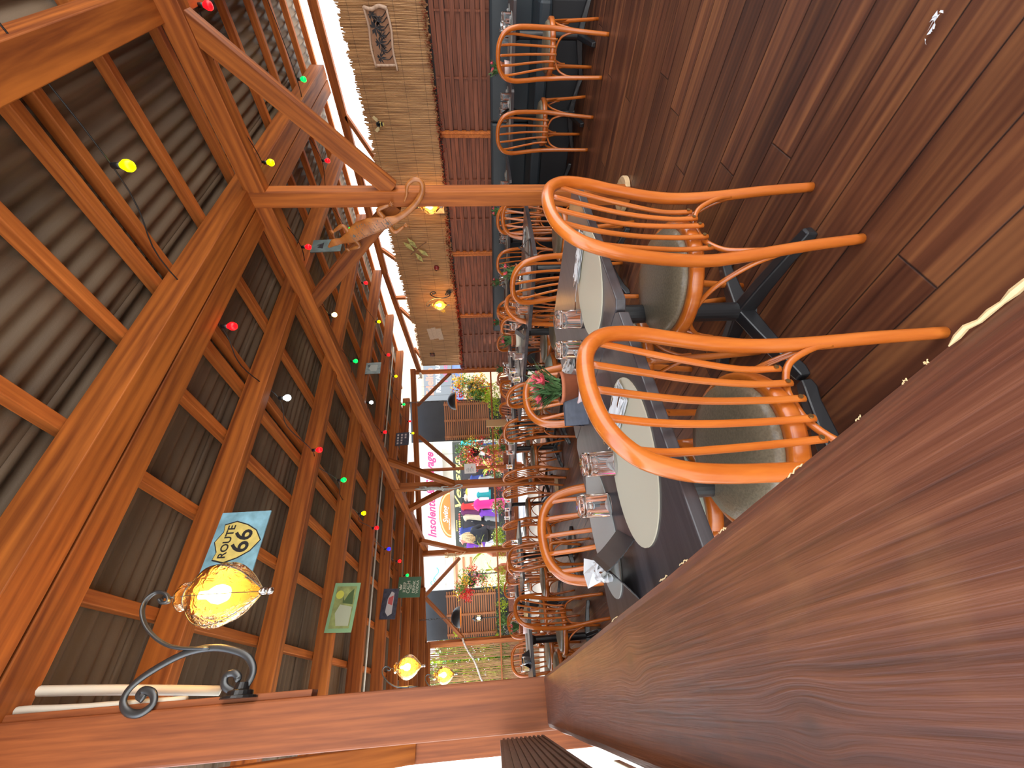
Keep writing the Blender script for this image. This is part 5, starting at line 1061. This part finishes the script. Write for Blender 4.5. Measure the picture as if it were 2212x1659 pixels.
panel('balcony_rail', (925, 955), (932, 968), 13.9, .2, whitew, 'white balcony edge above the script sign', 'balcony')

# ---- the woman in black outside the shop
def person():
    c = ond(1120, 1148, 11.2); g = Vector((c.x, c.y, .22)); r_ = empty('person', g, 0); r_.matrix_world = face(g, HR, Vector((0, 0, 1))) @ Matrix.Rotation(R(-90), 4, 'X') @ Matrix.Rotation(R(0), 4, 'Z') ; tag(r_, 'person with long blond hair in a loose black top, reaching to the clothes outside', 'person')
    # local: x right, y away from the camera, z up
    J = {'pelvis': (0, 0, .95), 'waist': (0, -.01, 1.08), 'chest': (.0, -.02, 1.28), 'neck0': (-.02, -.01, 1.44), 'neck1': (-.04, .01, 1.52), 'head': (-.06, .02, 1.60), 'crown': (-.07, .02, 1.72),
         'shL': (-.17, .0, 1.40), 'elL': (-.30, .06, 1.18), 'wrL': (-.42, .22, 1.16), 'haL': (-.47, .28, 1.16), 'shR': (.15, .0, 1.38), 'elR': (.20, .07, 1.13), 'wrR': (.05, .24, 1.06), 'haR': (.0, .29, 1.06),
         'hipL': (-.09, 0, .90), 'knL': (-.10, -.01, .50), 'anL': (-.11, .02, .08), 'toL': (-.12, -.13+.30, .03), 'hipR': (.09, 0, .90), 'knR': (.11, .02, .50), 'anR': (.13, .05, .08), 'toR': (.15, .20, .03)}
    rad = {'pelvis': .13, 'waist': .105, 'chest': .13, 'neck0': .06, 'neck1': .048, 'head': .082, 'crown': .07, 'shL': .055, 'elL': .042, 'wrL': .028, 'haL': .03, 'shR': .055, 'elR': .042, 'wrR': .028, 'haR': .03, 'hipL': .09, 'knL': .06, 'anL': .038, 'toL': .03, 'hipR': .09, 'knR': .06, 'anR': .038, 'toR': .03}
    E_ = [('pelvis', 'waist'), ('waist', 'chest'), ('chest', 'neck0'), ('neck0', 'neck1'), ('neck1', 'head'), ('head', 'crown'), ('chest', 'shL'), ('shL', 'elL'), ('elL', 'wrL'), ('wrL', 'haL'), ('chest', 'shR'), ('shR', 'elR'), ('elR', 'wrR'), ('wrR', 'haR'), ('pelvis', 'hipL'), ('hipL', 'knL'), ('knL', 'anL'), ('anL', 'toL'), ('pelvis', 'hipR'), ('hipR', 'knR'), ('knR', 'anR'), ('anR', 'toR')]
    for hnd, sx_ in (('haL', -1), ('haR', -1)):
        bp = Vector(J[hnd])
        for k in range(4): n_ = hnd+'f%d' % k; J[n_] = tuple(bp+Vector((-.055, .05, .028-.018*k))); rad[n_] = .0085; E_.append((hnd, n_))
        n_ = hnd+'t'; J[n_] = tuple(bp+Vector((.0, .045, .035))); rad[n_] = .009; E_.append((hnd, n_))
    def skin(name, keys, edges, grow, mat, root):
        me = bpy.data.meshes.new(name); ks = list(keys); me.from_pydata([J[k] for k in ks], [(ks.index(a), ks.index(b_)) for a, b_ in edges], []); me.update(); me.materials.append(mat)
        o = bpy.data.objects.new(name, me); COL.objects.link(o); o.parent = r_; m_ = o.modifiers.new('skin', 'SKIN'); m_.use_smooth_shade = True
        for k, v in zip(ks, me.skin_vertices[0].data): q = rad[k]+grow(k); v.radius = (q, q); v.use_root = (k == root)
        s_ = o.modifiers.new('sub', 'SUBSURF'); s_.levels = 2; s_.render_levels = 2; return o
    skin('body', J.keys(), E_, lambda k: 0, plain('skin', (.62, .36, .24), .55), 'pelvis')
    tk = ['pelvis', 'waist', 'chest', 'neck0', 'shL', 'elL', 'shR', 'elR']; skin('black_top', tk, [e for e in E_ if e[0] in tk and e[1] in tk], lambda k: {'pelvis': .13, 'waist': .12, 'chest': .07, 'neck0': .01, 'elL': .04, 'elR': .04}.get(k, .03), gm['black'], 'pelvis')
    lk = ['pelvis', 'hipL', 'knL', 'anL', 'hipR', 'knR', 'anR']; skin('leggings', lk, [e for e in E_ if e[0] in lk and e[1] in lk], lambda k: .012, plain('dark_leggings', (.035, .035, .04), .6), 'pelvis')
    b = MB(); rr = random.Random(2)
    for i in range(150):
        a = rr.uniform(0, 6.28); q = rr.uniform(.3, 1); p0 = Vector((-.065+.06*math.cos(a)*q, .0+.06*math.sin(a)*q, 1.745-.02*q)); p1 = Vector((-.06+.085*math.cos(a), -.01+.085*math.sin(a), 1.62)); 
        if math.sin(a) > .55: p1 = Vector((-.06+.11*math.copysign(1, math.cos(a)), .0, 1.62))
        l_ = rr.uniform(.28, .42); p2 = p1+Vector((rr.uniform(-.05, .03), -.05, -l_*.5)); p3 = p1+Vector((rr.uniform(-.07, .05), -.03, -l_)); b.tube(smoothpts([p0, p1, p2, p3], 4), [.008]*10+[.005, .004, .002], 5)
    b.build('hair', plain('blond_hair', (.62, .44, .22), .45, var=.4, vscale=40), r_, smooth=True)
    for s_, n_ in (('toL', 'anL'), ('toR', 'anR')): b = MB(); a, t_ = Vector(J[n_]), Vector(J[s_]); b.tube([a+Vector((0, -.05, -.04)), a+Vector((0, 0, -.03)), t_, t_+Vector((0, .05, 0))], [.035, .042, .038, .02], 10); b.build('shoe', gm['white'], r_, smooth=True)
person()
